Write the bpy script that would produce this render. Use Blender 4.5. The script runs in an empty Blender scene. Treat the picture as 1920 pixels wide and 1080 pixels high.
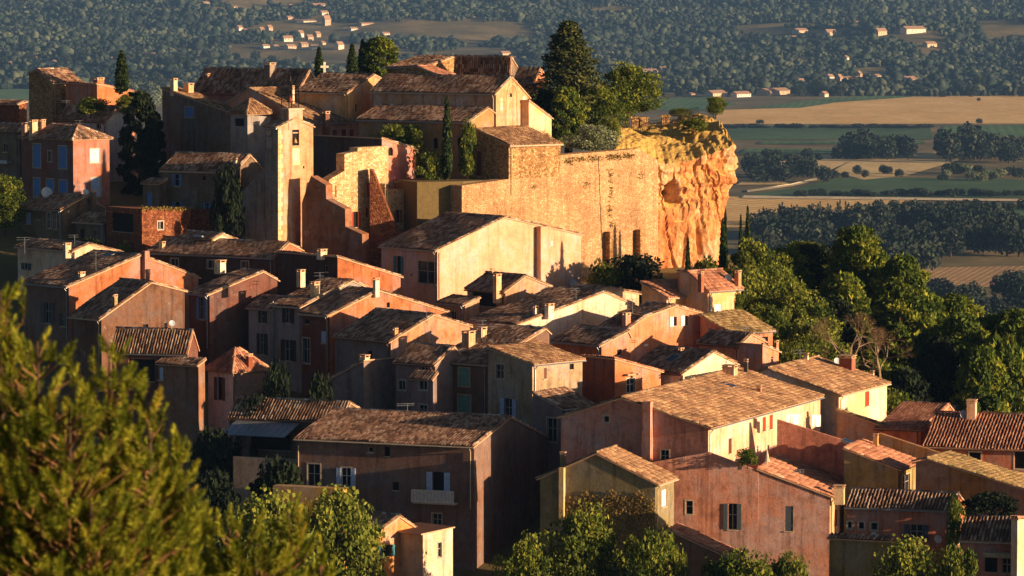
import bpy, math, random
import numpy as np
from mathutils import Vector, noise as mnoise
from mathutils.geometry import tessellate_polygon
random.seed(7); RNG = np.random.default_rng(7)
SC = bpy.context.scene
COL = SC.collection
# ------------------------------------------------------------------ camera (f in 1920-px units)
FPX, ROW0 = 7500.0, -45.0
PITCH = math.atan((540 - ROW0) / FPX)
CP, SP = math.cos(PITCH), math.sin(PITCH)
cam = bpy.data.cameras.new('camera'); camo = bpy.data.objects.new('camera', cam); COL.objects.link(camo)
cam.sensor_width = 36.0; cam.lens = 36.0 * FPX / 1920.0
cam.clip_start = 1.0; cam.clip_end = 20000.0
camo.location = (0, 0, 0); camo.rotation_euler = (math.pi / 2 - PITCH, 0, 0)
cam.dof.use_dof = True; cam.dof.focus_distance = 360.0; cam.dof.aperture_fstop = 4.0
SC.camera = camo
# ------------------------------------------------------------------ sky, sun, exposure
HAZE = 2.9e-5
SUN_AZ, SUN_EL = math.radians(115.0), math.radians(8.7)      # azimuth clockwise from +Y
w = bpy.data.worlds.new('World'); SC.world = w; w.use_nodes = True
nt = w.node_tree; nt.nodes.clear()
sky = nt.nodes.new('ShaderNodeTexSky'); sky.sky_type = 'NISHITA'; sky.sun_disc = False
sky.sun_elevation = SUN_EL; sky.sun_rotation = SUN_AZ; sky.altitude = 300; sky.air_density = 0.5
bgn = nt.nodes.new('ShaderNodeBackground'); bgn.inputs['Strength'].default_value = 0.05
won = nt.nodes.new('ShaderNodeOutputWorld')
nt.links.new(sky.outputs[0], bgn.inputs['Color']); nt.links.new(bgn.outputs[0], won.inputs['Surface'])
sl = bpy.data.lights.new('sun', 'SUN'); sl.energy = 5.0; sl.angle = math.radians(0.5); sl.color = (1.0, 0.70, 0.45)
so = bpy.data.objects.new('sun', sl); COL.objects.link(so)
sdir = Vector((math.sin(SUN_AZ) * math.cos(SUN_EL), math.cos(SUN_AZ) * math.cos(SUN_EL), math.sin(SUN_EL)))
so.rotation_euler = sdir.to_track_quat('Z', 'Y').to_euler(); so.location = (200, 0, 200)
SC.view_settings.view_transform = 'Standard'; SC.view_settings.look = 'None'
SC.view_settings.exposure = 1.05; SC.view_settings.gamma = 1.0
try:
    SC.cycles.use_denoising = True; SC.cycles.max_bounces = 5; SC.cycles.diffuse_bounces = 2
    SC.cycles.transparent_max_bounces = 6; SC.cycles.volume_bounces = 0; SC.cycles.caustics_reflective = False; SC.cycles.caustics_refractive = False
except Exception: pass
# ------------------------------------------------------------------ pixel helpers: a pixel gives a direction only
def ray(px, py):
    a, b = (px - 960) / FPX, (540 - py) / FPX
    return np.array((a, CP + b * SP, -SP + b * CP))
def P(px, py, Y):
    d = ray(px, py); return d * (Y / d[1])
def px_of(p):
    return 960 + FPX * p[0] / (p[1] * CP - p[2] * SP)
# ------------------------------------------------------------------ terrain height
GY = [-80, 0, 40, 100, 200, 262, 300, 320, 350, 380, 412, 440, 480, 560, 700, 900, 1200, 4300, 4700, 5200, 6000, 6600, 7400, 8600, 9400]
GZ = [0, -1.7, -15, -38, -50, -51, -50.5, -48.5, -43, -37, -31.5, -30, -42, -76, -114, -128, -130, -130, -124, -104, -66, -36, 0, 50, 55]
def sst(a, b, x):
    t = min(1, max(0, (x - a) / (b - a))); return t * t * (3 - 2 * t)
def ground(x, y):
    z = float(np.interp(y, GY, GZ))
    if 250 < y < 1000:
        px = 960 + 7500 * x / y
        z -= 9 * sst(1330, 1800, px) * sst(335, 372, y) * (1 - sst(480, 640, y))
    if 390 < y < 482:                                       # the upper left quarter stands on its own shelf
        px = 960 + 7500 * x / y; k = 1 - sst(540, 620, px)
        if k > 0: z += k * max(0, float(np.interp(y, (394, 400, 408, 413, 418, 426, 440, 470, 480), (-36, -30.5, -28.3, -27.3, -25.7, -24.5, -22.7, -22.2, -42))) - z)
    if y > 4300:
        k = sst(4400, 5400, y)
        z += k * (26 * mnoise.noise((x / 380, y / 420, 3.1)) + 8 * mnoise.noise((x / 130, y / 190, 9.7)))
    elif y > 1100:
        z += 0.8 * mnoise.noise((x / 300, y / 400, 1.0)) * sst(1100, 1500, y)
    return z
def ground_hit(px, py, y0=900.0, y1=8500.0):
    d = ray(px, py); d = d / d[1]; lo = y0; step = 25.0; y = y0
    while y < y1:
        if d[2] * y < ground(d[0] * y, y):
            a, b = max(y - step, y0), y
            for _ in range(12):
                m = (a + b) / 2
                if d[2] * m < ground(d[0] * m, m): b = m
                else: a = m
            return np.array((d[0] * b, b, ground(d[0] * b, b)))
        y += step
    return d * y1
# ------------------------------------------------------------------ mesh / object helpers
def lin(h):
    h = h.lstrip('#'); c = [int(h[i:i + 2], 16) / 255 for i in (0, 2, 4)]
    return tuple(x / 12.92 if x <= .04045 else ((x + .055) / 1.055) ** 2.4 for x in c)
def mesh(name, verts, faces, mats=(), midx=None, rnd=None, smooth=False):
    me = bpy.data.meshes.new(name)
    if isinstance(faces, np.ndarray):
        verts = np.asarray(verts, dtype=np.float32); n = len(faces); k = faces.shape[1]
        me.vertices.add(len(verts)); me.vertices.foreach_set('co', verts.ravel())
        me.loops.add(n * k); me.loops.foreach_set('vertex_index', faces.astype(np.int32).ravel())
        me.polygons.add(n); me.polygons.foreach_set('loop_start', np.arange(0, n * k, k, dtype=np.int32))
        me.update(calc_edges=True)
    else:
        me.from_pydata([tuple(map(float, v)) for v in verts], [], faces); me.update()
    for m in mats: me.materials.append(m)
    if midx is not None: me.polygons.foreach_set('material_index', np.asarray(midx, dtype=np.int32))
    if rnd is not None:
        at = me.attributes.new('rnd', 'FLOAT', 'FACE'); at.data.foreach_set('value', np.asarray(rnd, dtype=np.float32))
    if smooth: me.polygons.foreach_set('use_smooth', np.ones(len(me.polygons), dtype=bool))
    return me
def link(name, data, parent=None, loc=None):
    o = bpy.data.objects.new(name, data); COL.objects.link(o)
    if parent is not None: o.parent = parent
    if loc is not None: o.location = loc
    return o
def tag(o, label=None, cat=None, group=None, kind=None):
    if label: o['label'] = label
    if cat: o['category'] = cat
    if group: o['group'] = group
    if kind: o['kind'] = kind
    return o
BOXF = [(0, 3, 2, 1), (4, 5, 6, 7), (0, 1, 5, 4), (1, 2, 6, 5), (2, 3, 7, 6), (3, 0, 4, 7)]
class MB:                                   # collects boxes and tubes into one mesh
    def __init__(s): s.v = []; s.f = []; s.m = []
    def add(s, v, f, m=0):
        o = len(s.v); s.v += [tuple(p) for p in v]; s.f += [tuple(i + o for i in q) for q in f]; s.m += [m] * len(f)
    def box(s, o, a, b, c, m=0):            # origin, three edge vectors
        o, a, b, c = map(np.array, (o, a, b, c))
        s.add([o, o + a, o + a + b, o + b, o + c, o + a + c, o + a + b + c, o + b + c], BOXF, m)
    def tube(s, pts, rad, n=6, m=0):
        pts = [np.array(p, float) for p in pts]
        if not hasattr(rad, '__len__'): rad = [rad] * len(pts)
        rings = []
        for i, p in enumerate(pts):
            d = pts[min(i + 1, len(pts) - 1)] - pts[max(i - 1, 0)]; d = d / (np.linalg.norm(d) + 1e-9)
            a = np.cross(d, (0.3, 0.9, 0.2)) if abs(d[1]) < .8 else np.cross(d, (1, 0, 0)); a = a / np.linalg.norm(a); b = np.cross(d, a)
            rings.append([p + rad[i] * (math.cos(2 * math.pi * k / n) * a + math.sin(2 * math.pi * k / n) * b) for k in range(n)])
        v = [q for r in rings for q in r]; f = []
        for i in range(len(pts) - 1):
            for k in range(n):
                f.append((i * n + k, i * n + (k + 1) % n, (i + 1) * n + (k + 1) % n, (i + 1) * n + k))
        f.append(tuple(range(n))); f.append(tuple((len(pts) - 1) * n + k for k in range(n)))
        s.add(v, f, m)
    def build(s, name, mats, parent=None, smooth=False, loc=None):
        if not isinstance(mats, (list, tuple)): mats = [mats]
        return link(name, mesh(name, s.v, s.f, mats, s.m, smooth=smooth), parent, loc)
# ------------------------------------------------------------------ materials
def newmat(name):
    m = bpy.data.materials.new(name); m.use_nodes = True; nt = m.node_tree
    b = nt.nodes['Principled BSDF']; b.inputs['Roughness'].default_value = .9
    if 'Specular IOR Level' in b.inputs: b.inputs['Specular IOR Level'].default_value = .2
    return m, nt, b
def N(nt, t, **kw):
    n = nt.nodes.new(t)
    for k, v in kw.items():
        if k in n.inputs: n.inputs[k].default_value = v
        else: setattr(n, k, v)
    return n
def ramp(nt, stops, fac):
    r = nt.nodes.new('ShaderNodeValToRGB'); e = r.color_ramp.elements
    while len(e) < len(stops): e.new(.5)
    for q, (p, c) in zip(e, stops): q.position = p; q.color = (*c, 1)
    nt.links.new(fac, r.inputs[0]); return r.outputs[0]
def mixc(nt, a, b, fac, mode='MIX'):
    m = nt.nodes.new('ShaderNodeMix'); m.data_type = 'RGBA'; m.blend_type = mode
    for s, v in ((m.inputs[0], fac), (m.inputs[6], a), (m.inputs[7], b)):
        if hasattr(v, 'is_linked'): nt.links.new(v, s)
        elif isinstance(v, (int, float)): s.default_value = v
        else: s.default_value = (*v, 1)
    return m.outputs[2]
def coords(nt, scale=(1, 1, 1)):
    tc = N(nt, 'ShaderNodeTexCoord'); mp = N(nt, 'ShaderNodeMapping'); mp.inputs['Scale'].default_value = scale
    geo = N(nt, 'ShaderNodeNewGeometry'); nt.links.new(geo.outputs['Position'], mp.inputs['Vector']); return mp.outputs[0]
def noise(nt, scale, detail=4, vec=None, rough=.6):
    n = N(nt, 'ShaderNodeTexNoise', Scale=scale, Detail=detail, Roughness=rough); nt.links.new(vec if vec is not None else coords(nt), n.inputs['Vector'])
    return n.outputs['Fac']
def bump(nt, b, h, strength, dist=.05):
    n = N(nt, 'ShaderNodeBump', Strength=strength, Distance=dist); nt.links.new(h, n.inputs['Height']); nt.links.new(n.outputs[0], b.inputs['Normal'])
MATS = {}
def sc3(c, k): return tuple(min(1, x * k) for x in c)
def plaster(hexc, stain=.5):
    key = ('p', hexc, stain)
    if key in MATS: return MATS[key]
    m, nt, b = newmat('plaster'); c = lin(hexc); k = .35 + .65 * min(1, stain * 1.5)
    g = sum(c) / 3; dust = tuple(.6 * x + .4 * (g * 1.25) for x in c)
    big = noise(nt, .3, 7, None, .68); mid = noise(nt, 1.3, 6, None, .7); streak = noise(nt, 1.0, 6, coords(nt, (1.9, 1.9, .16)), .65); fine = noise(nt, 7, 3)
    col = ramp(nt, [(.3, sc3(c, 1 - .42 * k)), (.47, c), (.6, dust), (.75, sc3(dust, 1 + .2 * k))], big)
    col = mixc(nt, col, ramp(nt, [(.32, (.6, .56, .52)), (.5, (1, 1, 1)), (.68, (1.16, 1.15, 1.12))], mid), .75 * k, 'MULTIPLY')
    col = mixc(nt, col, ramp(nt, [(.5, (1, 1, 1)), (.66, (.5, .45, .42))], streak), .85 * k, 'MULTIPLY')
    pk = ramp(nt, [(.6, (0, 0, 0)), (.64, (1, 1, 1))], noise(nt, .55, 8, None, .75))
    pf = N(nt, 'ShaderNodeMath', operation='MULTIPLY'); nt.links.new(pk, pf.inputs[0]); pf.inputs[1].default_value = .5 * min(1, stain * 1.5)
    col = mixc(nt, col, tuple(.45 * x + .55 * q for x, q in zip(c, (.5, .38, .27))), pf.outputs[0])
    col = mixc(nt, col, ramp(nt, [(.3, (.8, .8, .8)), (.7, (1.12, 1.12, 1.12))], fine), .8, 'MULTIPLY')
    nt.links.new(col, b.inputs['Base Color']); bump(nt, b, noise(nt, 3.5, 7, None, .7), .5, .06)
    MATS[key] = m; return m
def stone(c1, c2, c3, scale=2.6, key=None):
    key = ('s', c1, c2, c3, scale)
    if key in MATS: return MATS[key]
    m, nt, b = newmat('rubble_stone')
    vec = coords(nt, (1, 1, 1.5))
    wob = N(nt, 'ShaderNodeTexNoise', Scale=2.2, Detail=3); nt.links.new(vec, wob.inputs['Vector'])
    vm = N(nt, 'ShaderNodeMix', data_type='RGBA'); vm.inputs[0].default_value = .12; nt.links.new(vec, vm.inputs[6]); nt.links.new(wob.outputs['Color'], vm.inputs[7])
    vo = N(nt, 'ShaderNodeTexVoronoi', Scale=scale); nt.links.new(vm.outputs[2], vo.inputs['Vector'])
    ve = N(nt, 'ShaderNodeTexVoronoi', Scale=scale, feature='DISTANCE_TO_EDGE'); nt.links.new(vm.outputs[2], ve.inputs['Vector'])
    sp = N(nt, 'ShaderNodeSeparateColor'); nt.links.new(vo.outputs['Color'], sp.inputs[0])
    col = ramp(nt, [(0, lin(c1)), (.5, lin(c2)), (1, lin(c3))], sp.outputs[0])
    big = noise(nt, .28, 5); col = mixc(nt, col, ramp(nt, [(.3, (.62, .55, .48)), (.65, (1.1, 1.08, 1.05))], big), .8, 'MULTIPLY')
    col = mixc(nt, col, ramp(nt, [(.46, (1, 1, 1)), (.66, (.55, .5, .46))], noise(nt, .8, 6, coords(nt, (1.6, 1.6, .12)), .65)), .8, 'MULTIPLY')
    mo = ramp(nt, [(0, (1, 1, 1)), (.09, (0, 0, 0))], ve.outputs['Distance'])
    mf = N(nt, 'ShaderNodeMath', operation='MULTIPLY'); nt.links.new(mo, mf.inputs[0]); mf.inputs[1].default_value = .6
    col = mixc(nt, col, sc3(lin(c2), .8), mf.outputs[0])
    fk = ramp(nt, [(.3, (.75, .75, .75)), (.7, (1.12, 1.12, 1.12))], noise(nt, 7, 4)); col = mixc(nt, col, fk, .8, 'MULTIPLY')
    nt.links.new(col, b.inputs['Base Color'])
    hr = ramp(nt, [(0, (0, 0, 0)), (.2, (1, 1, 1))], ve.outputs['Distance']); bump(nt, b, hr, .8, .08)
    MATS[key] = m; return m
def plain(name, c, rough=.7, metal=0.0, nz=True):
    key = ('c', name, c)
    if key in MATS: return MATS[key]
    m, nt, b = newmat(name); c = lin(c) if isinstance(c, str) else c
    b.inputs['Roughness'].default_value = rough; b.inputs['Metallic'].default_value = metal
    if nz:
        col = ramp(nt, [(.3, sc3(c, .75)), (.7, sc3(c, 1.12))], noise(nt, 3.5, 4)); nt.links.new(col, b.inputs['Base Color'])
    else: b.inputs['Base Color'].default_value = (*c, 1)
    MATS[key] = m; return m
def attr_mat(name, stops, trans=0.0, nscale=None, rough=.85):
    m, nt, b = newmat(name); at = N(nt, 'ShaderNodeAttribute', attribute_name='rnd')
    col = ramp(nt, stops, at.outputs['Fac'])
    if nscale:
        col = mixc(nt, col, ramp(nt, [(.35, (.55, .55, .55)), (.65, (1.15, 1.15, 1.15))], noise(nt, nscale, 4)), .75, 'MULTIPLY')
    nt.links.new(col, b.inputs['Base Color']); b.inputs['Roughness'].default_value = rough
    if trans:
        tr = N(nt, 'ShaderNodeBsdfTranslucent'); nt.links.new(col, tr.inputs['Color'])
        mx = N(nt, 'ShaderNodeMixShader'); mx.inputs[0].default_value = trans
        nt.links.new(b.outputs[0], mx.inputs[1]); nt.links.new(tr.outputs[0], mx.inputs[2])
        nt.links.new(mx.outputs[0], nt.nodes['Material Output'].inputs['Surface'])
    return m
T_OLD = attr_mat('old_canal_tile', [(0, lin('332720')), (.22, lin('60483a')), (.45, lin('8a664c')), (.68, lin('a88468')), (.86, lin('bca488')), (1, lin('d0c2aa'))], nscale=.7)
T_RED = attr_mat('terracotta_tile', [(0, lin('74493a')), (.35, lin('9c664c')), (.7, lin('b88262')), (1, lin('c8a080'))], nscale=.6)
T_BUFF = attr_mat('buff_tile', [(0, lin('4c3a2c')), (.3, lin('7a5a42')), (.6, lin('9c7654')), (.85, lin('b4946c')), (1, lin('7a7254'))], nscale=.5)
T_MOSS = attr_mat('mossy_tile', [(0, lin('483e2a')), (.3, lin('74603e')), (.6, lin('9c8054')), (.85, lin('ac9266')), (1, lin('6a663e'))], nscale=.6)
TILES = {'o': T_OLD, 'r': T_RED, 'b': T_BUFF, 'm': T_MOSS}
DECK = plain('roof_channel_tile', '6a4630', .95)
MORTAR = plain('verge_mortar', 'c8a07a', .95)
GLASS = plain('window_glass', (.012, .016, .02), .12, 0, False)
DARKIN = plain('dark_interior', (.012, .010, .009), .9, 0, False)
FRAME = plain('window_frame', 'a69e90', .6)
WHITE = plain('white_paint', 'd8d2c4', .6)
CREAM = plain('cream_surround', 'b8a88c', .85)
IRON = plain('black_iron', '241f1c', .6, .6)
METAL = plain('grey_metal', '9aa0a2', .45, .7)
DISHM = plain('dish_grey', 'b4bcc0', .5)
SHUT = {'B': plain('blue_shutter', '5f86b8', .7), 'G': plain('green_shutter', '6fa08c', .7), 'K': plain('dark_shutter', '3a2c26', .7), 'R': plain('red_shutter', '9c3f26', .7),
        'W': plain('white_shutter', 'e6e2d8', .6), 'P': plain('pink_shutter', 'c9727a', .7), 'S': plain('slate_shutter', '4d555a', .7), 'L': plain('pale_blue_shutter', 'a9bcd2', .7), 'N': plain('brown_door', '6a3f2a', .7), 'T': plain('teal_shutter', '3f7c80', .7)}
BARK = plain('bark', '4a3a2c', .95)
# ------------------------------------------------------------------ canal tiles on a planar roof polygon
def in_poly(a, b, poly):
    r = np.zeros(a.shape, bool); n = len(poly)
    for i in range(n):
        x1, y1 = poly[i]; x2, y2 = poly[(i + 1) % n]
        if y1 == y2: continue
        c = ((y1 > b) != (y2 > b)) & (a < (x2 - x1) * (b - y1) / (y2 - y1) + x1); r ^= c
    return r
class TileSet:
    def __init__(s): s.v = []; s.r = []; s.n = 0
    def emit(s, C, A, Dn, Nr, w, l, h, rnd):       # centres + per-tile frame
        k = len(C)
        if not k: return
        out = np.zeros((k, 8, 3), np.float32)
        off = (-.5, -.24, .24, .5); hh = (0, 1, 1, 0)
        lift = (RNG.random(k) * .02)[:, None]
        for i in range(4):
            out[:, i] = C + A * (off[i] * w * .86) - Dn * (l * .52) + Nr * (hh[i] * h * .9 + .0 + lift)
            out[:, 4 + i] = C + A * (off[i] * w) + Dn * (l * .5) + Nr * (hh[i] * h + .028 + lift)
        s.v.append(out.reshape(-1, 3)); s.r.append(np.repeat(rnd, 4)); s.n += k
    def slope(s, poly, down, across, nrm, pitch=.27, length=.46):
        poly = np.array(poly); o = poly[0]; a = (poly - o) @ across; b = (poly - o) @ down
        na = max(1, round((a.max() - a.min()) / pitch)); nb = max(1, round((b.max() - b.min()) / length))
        pa = (a.max() - a.min()) / na; pb = (b.max() - b.min()) / nb
        ga, gb = np.meshgrid(a.min() + (np.arange(na) + .5) * pa, b.min() + (np.arange(nb) + .5) * pb)
        ga, gb = ga.ravel(), gb.ravel(); k = in_poly(ga, gb, list(zip(a, b))); ga, gb = ga[k], gb[k]; n = len(ga)
        patch = .5 + .5 * np.sin(ga * 1.3 + RNG.random() * 6) * np.sin(gb * 1.1 + RNG.random() * 6)
        rnd = np.clip(RNG.random(n) * .62 + patch * .16 + .13, 0, 1)
        ga = ga + RNG.normal(0, .014, n); gb = gb + RNG.normal(0, .025, n)
        sag = .07 * np.sin(ga * .7 + RNG.random() * 6) * np.sin(gb * .9 + 1)
        C = o + ga[:, None] * across + gb[:, None] * down + (sag + .01)[:, None] * nrm
        ang = RNG.normal(0, .035, n)[:, None]
        s.emit(C, across + down * ang, down - across * ang, nrm, pa * .78, pb * 1.12, .115, rnd)
    def ridge(s, p0, p1, up):
        p0, p1 = np.array(p0), np.array(p1); d = p1 - p0; L = np.linalg.norm(d); d = d / L; n = max(1, int(L / .42))
        t = (np.arange(n) + .5) * L / n; ac = np.cross(d, up); C = p0 + t[:, None] * d + RNG.normal(0, .012, (n, 3))
        s.emit(C, np.tile(ac, (n, 1)), np.tile(d, (n, 1)), np.tile(up, (n, 1)), .34, L / n * 1.1, .13, RNG.random(n) * .7 + .3)
    def build(s, mat, parent, origin):
        if not s.v: return None
        v = np.concatenate(s.v) - np.array(origin, np.float32); k = s.n
        base = np.arange(k)[:, None, None] * 8
        q = np.array([[0, 1, 5, 4], [1, 2, 6, 5], [2, 3, 7, 6], [4, 5, 6, 7]])[None]
        o = link('roof_tiles', mesh('roof_tiles', v, (base + q).reshape(-1, 4), [mat], None, np.concatenate(s.r)), parent); o['kind'] = 'stuff'; return o
# ------------------------------------------------------------------ house: a profile on one wall plane, run back along the other
GUT = [METAL, plain('brown_gutter', '6a4a38', .7), CREAM]
class House:
    def __init__(s, label, face, Y, th, prof, ext, wall, roof='o', wins=(), chim=(), dish=(), boxes=(), hip=None, name='village_house',
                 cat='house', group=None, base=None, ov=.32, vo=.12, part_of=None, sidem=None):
        th = math.radians(th); u = np.array((math.cos(th), math.sin(th), 0)); v = np.array((-math.sin(th), math.cos(th), 0))
        s.face = face; s.label = label
        s.w, s.e = (u, v) if face == 'R' else (-v, u)
        ai = 0 if face == 'R' else -1
        s.A = P(prof[ai][0], prof[ai][1], Y); s.sg = 1 if face == 'R' else -1
        pts = [s.front(*p) for p in prof]
        pts[ai] = (0.0, pts[ai][1])
        s.pts = pts
        if isinstance(ext, tuple): D = ext[1]
        else:
            a = (ext - 960) / FPX; z = s.A[2]; e = s.e
            D = (a * (s.A[1] * CP - z * SP) - s.A[0]) / (e[0] - a * e[1] * CP)
        if not (0.2 < D < 45): print('WARN depth', label, D)
        s.D = D = min(max(D, .3), 45)
        s0, s1 = pts[0][0], pts[-1][0]; s.s0, s.s1 = s0, s1
        cs = [s.W(a, t, 0) for a in (s0, s1) for t in (0, D)]
        zb = min(ground(c[0], c[1]) for c in cs) - .4
        if base is not None: zb = P(prof[ai][0], base, Y)[2]
        s.zb = zb
        s.wallm = wall; s.sidem = sidem
        if part_of is not None: s.root, s.O = part_of.root, part_of.O
        else:
            s.root = link(name, None, None, (s.A[0], s.A[1], zb)); tag(s.root, label, cat, group); s.O = np.array((s.A[0], s.A[1], zb))
        s.holes = {'F': [], 'S': []}; s.slopes = []
        s.make_roof(roof, hip, ov, vo)
        for wn in wins: s.window(*wn)
        s.make_wall(wall)
        for c in chim: s.chimney(*c)
        for d in dish: s.dish(*d)
        for b in boxes: s.pbox(*b)
    def W(s, a, t, z): return np.array((*(s.A[:2] + s.w[:2] * a + s.e[:2] * t), z))
    def loc(s, p): return tuple(np.array(p) - s.O)
    def _pl(s, px, py, n):
        d = ray(px, py); k = (n @ s.A) / (n @ d); return d * k
    def front(s, px, py):
        p = s._pl(px, py, s.e); return ((p - s.A) @ s.w, p[2])
    def side(s, px, py):
        p = s._pl(px, py, s.w); return ((p - s.A) @ s.e, p[2])
    def fp(s, f, a, z, d):                     # wall-plane coordinates -> world; d is depth into the wall
        return s.W(a, d, z) if f == 'F' else s.W(d * s.sg, a, z)
    def on(s, f, px, py): return s.front(px, py) if f == 'F' else s.side(px, py)
    # -------------------------------------------------------------- roof
    def add_slope(s, poly, tiled, deck):
        poly = [np.array(p) for p in poly]
        n = np.cross(poly[1] - poly[0], poly[2] - poly[0]); n = n / np.linalg.norm(n)
        if n[2] < 0: n = -n
        s.slopes.append((poly, n)); k = len(poly); off = .10
        v = [p - n * off for p in poly] + [p for p in poly]
        f = [tuple(range(k, 2 * k)), tuple(range(k))[::-1]] + [(i, (i + 1) % k, k + (i + 1) % k, k + i) for i in range(k)]
        o = len(deck.v); deck.add([s.loc(p) for p in v], f); deck.m[-len(f):] = [0, 1] + [1] * k
        if tiled:
            dn = np.array((n[0], n[1], 0)); L = np.linalg.norm(dn)
            if L < .03: return
            dn = dn / L; dn = dn * n[2] - np.array((0, 0, 1)) * L; dn /= np.linalg.norm(dn); ac = np.cross(n, dn)
            vd = -poly[0] / np.linalg.norm(poly[0])
            if n @ vd > -.12: s.ts.slope(poly, dn, ac, n)
    def make_roof(s, roof, hip, ov, vo):
        s.ts = TileSet(); deck = MB(); D = s.D; up = np.array((0, 0, 1.0)); s.tops = s.pts
        if roof in ('n', None): s.roof = None; return
        tiled = roof in TILES; h = .1
        if hip is not None:
            zt = s.A[2] + h; s0, s1 = s.s0 - ov, s.s1 + ov; t0, t1 = -ov, D + ov
            zr = s.front(*hip)[1] if not np.isscalar(hip) else zt + hip
            inset = min(s1 - s0, t1 - t0) / 2; ze = zt - .05
            if s1 - s0 >= t1 - t0: r0, r1 = s.W(s0 + inset, (t0 + t1) / 2, zr), s.W(s1 - inset, (t0 + t1) / 2, zr)
            else: r0, r1 = s.W((s0 + s1) / 2, t0 + inset, zr), s.W((s0 + s1) / 2, t1 - inset, zr)
            c = [s.W(s0, t0, ze), s.W(s1, t0, ze), s.W(s1, t1, ze), s.W(s0, t1, ze)]
            if s1 - s0 >= t1 - t0: polys = [[c[0], c[1], r1, r0], [c[1], c[2], r1], [c[2], c[3], r0, r1], [c[3], c[0], r0]]
            else: polys = [[c[0], c[1], r0], [c[1], c[2], r1, r0], [c[2], c[3], r1], [c[3], c[0], r0, r1]]
            for p in polys:
                q = [p[0]]
                for x in p[1:]:
                    if np.linalg.norm(x - q[-1]) > .05: q.append(x)
                s.add_slope(q, tiled, deck)
            if tiled:
                for a, b in ((c[0], r0), (c[1], r0 if s1 - s0 < t1 - t0 else r1), (c[3], r1 if s1 - s0 < t1 - t0 else r0)): s.ts.ridge(b + up * .02, a + up * .02, up)
        else:
            pts = s.pts; n = len(pts)
            for i in range(n - 1):
                (a0, z0), (a1, z1) = pts[i], pts[i + 1]
                if abs(a1 - a0) < .25: continue
                L = math.hypot(a1 - a0, z1 - z0); da, dz = (a1 - a0) / L, (z1 - z0) / L
                x0 = ov if (i == 0 and dz > -.02) else (.12 if i == 0 else 0)
                x1 = ov if (i == n - 2 and dz < .02) else (.12 if i == n - 2 else 0)
                A0 = (a0 - da * x0, z0 - dz * x0 + h); A1 = (a1 + da * x1, z1 + dz * x1 + h)
                s.add_slope([s.W(A0[0], -vo, A0[1]), s.W(A1[0], -vo, A1[1]), s.W(A1[0], D + vo, A1[1]), s.W(A0[0], D + vo, A0[1])], tiled, deck)
            if tiled:
                for i in range(1, n - 1):
                    if pts[i][1] >= pts[i - 1][1] and pts[i][1] >= pts[i + 1][1]:
                        s.ts.ridge(s.W(pts[i][0], -vo, pts[i][1] + h + .02), s.W(pts[i][0], D + vo, pts[i][1] + h + .02), up)
                # a mortared row of tiles along each visible verge
                for i in range(n - 1):
                    (a0, z0), (a1, z1) = pts[i], pts[i + 1]
                    if abs(a1 - a0) < .6: continue
                    hi, lo = ((a0, z0), (a1, z1)) if z0 > z1 else ((a1, z1), (a0, z0))
                    s.ts.ridge(s.W(hi[0], .06, hi[1] + h + .02), s.W(lo[0], .06, lo[1] + h + .02), up)
        s.roof = deck.build('roof', [DECK, MORTAR], s.root)
        if tiled: s.ts.build(TILES[roof], s.roof, s.O)
        if tiled and hip is None and abs(s.pts[0][0] - s.pts[-1][0]) > 1.2:
            i, j = (0, 1) if s.face == 'R' else (-1, -2); (a0, z0), (a1, z1) = s.pts[i], s.pts[j]
            if z1 > z0 + .1:                                  # zinc gutter under the near eave, with a downpipe
                L = math.hypot(a1 - a0, z1 - z0); g = (a0 - (a1 - a0) / L * (ov + .05), z0 - (z1 - z0) / L * (ov + .05) + h - .08); m = MB()
                m.tube([s.loc(s.W(g[0], -vo, g[1])), s.loc(s.W(g[0], D + vo, g[1] - .04))], .06, 6); sg = -s.sg * .08
                if D > 3: m.tube([s.loc(s.W(g[0], .3, g[1])), s.loc(s.W(a0 + sg, .3, g[1] - .35)), s.loc(s.W(a0 + sg, .3, g[1] - 5))], .045, 5)
                m.build('gutter', GUT[int(abs(a1 * 7 + D * 3)) % 3], s.root)
    # -------------------------------------------------------------- walls with real openings
    def make_wall(s, wall):
        V, F = [], []; D, zb = s.D, s.zb
        def face(f, outer, holes):
            loops = [[Vector((a, z, 0)) for a, z in outer]] + [[Vector((a, z, 0)) for a, z in h] for h in holes]
            flat = [p for l in loops for p in l]; o = len(V)
            V.extend(s.loc(s.fp(f, p.x, p.y, 0)) for p in flat)
            F.extend(tuple(o + i for i in t) for t in tessellate_polygon(loops))
            for h in holes:
                o = len(V); k = len(h)
                for dd in (0, .2): V.extend(s.loc(s.fp(f, a, z, dd)) for a, z in h)
                F.extend((o + i, o + (i + 1) % k, o + k + (i + 1) % k, o + k + i) for i in range(k))
        prof = [(s.s0, zb)] + list(s.pts) + [(s.s1, zb)]
        zt = s.pts[0][1] if s.face == 'R' else s.pts[-1][1]
        face('F', prof, s.holes['F'])
        nF = len(F)
        face('S', [(0, zb), (0, zt), (D, zt), (D, zb)], s.holes['S'])
        nS = len(F); o = len(V); n = len(prof)
        V.extend(s.loc(s.W(a, D, z)) for a, z in prof); V.extend(s.loc(s.W(a, 0, z)) for a, z in prof)
        tr = tessellate_polygon([[Vector((a, z, 0)) for a, z in prof]]); F.extend(tuple(o + i for i in t) for t in tr)
        skip = 0 if s.face == 'R' else n - 2
        for i in range(n - 1):
            if i != skip: F.append((o + i, o + i + 1, o + n + i + 1, o + n + i))
        s.wall = link('wall', mesh('wall', V, F, [wall, s.sidem or wall], [1 if nF <= i < nS else 0 for i in range(len(F))]), s.root)
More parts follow.
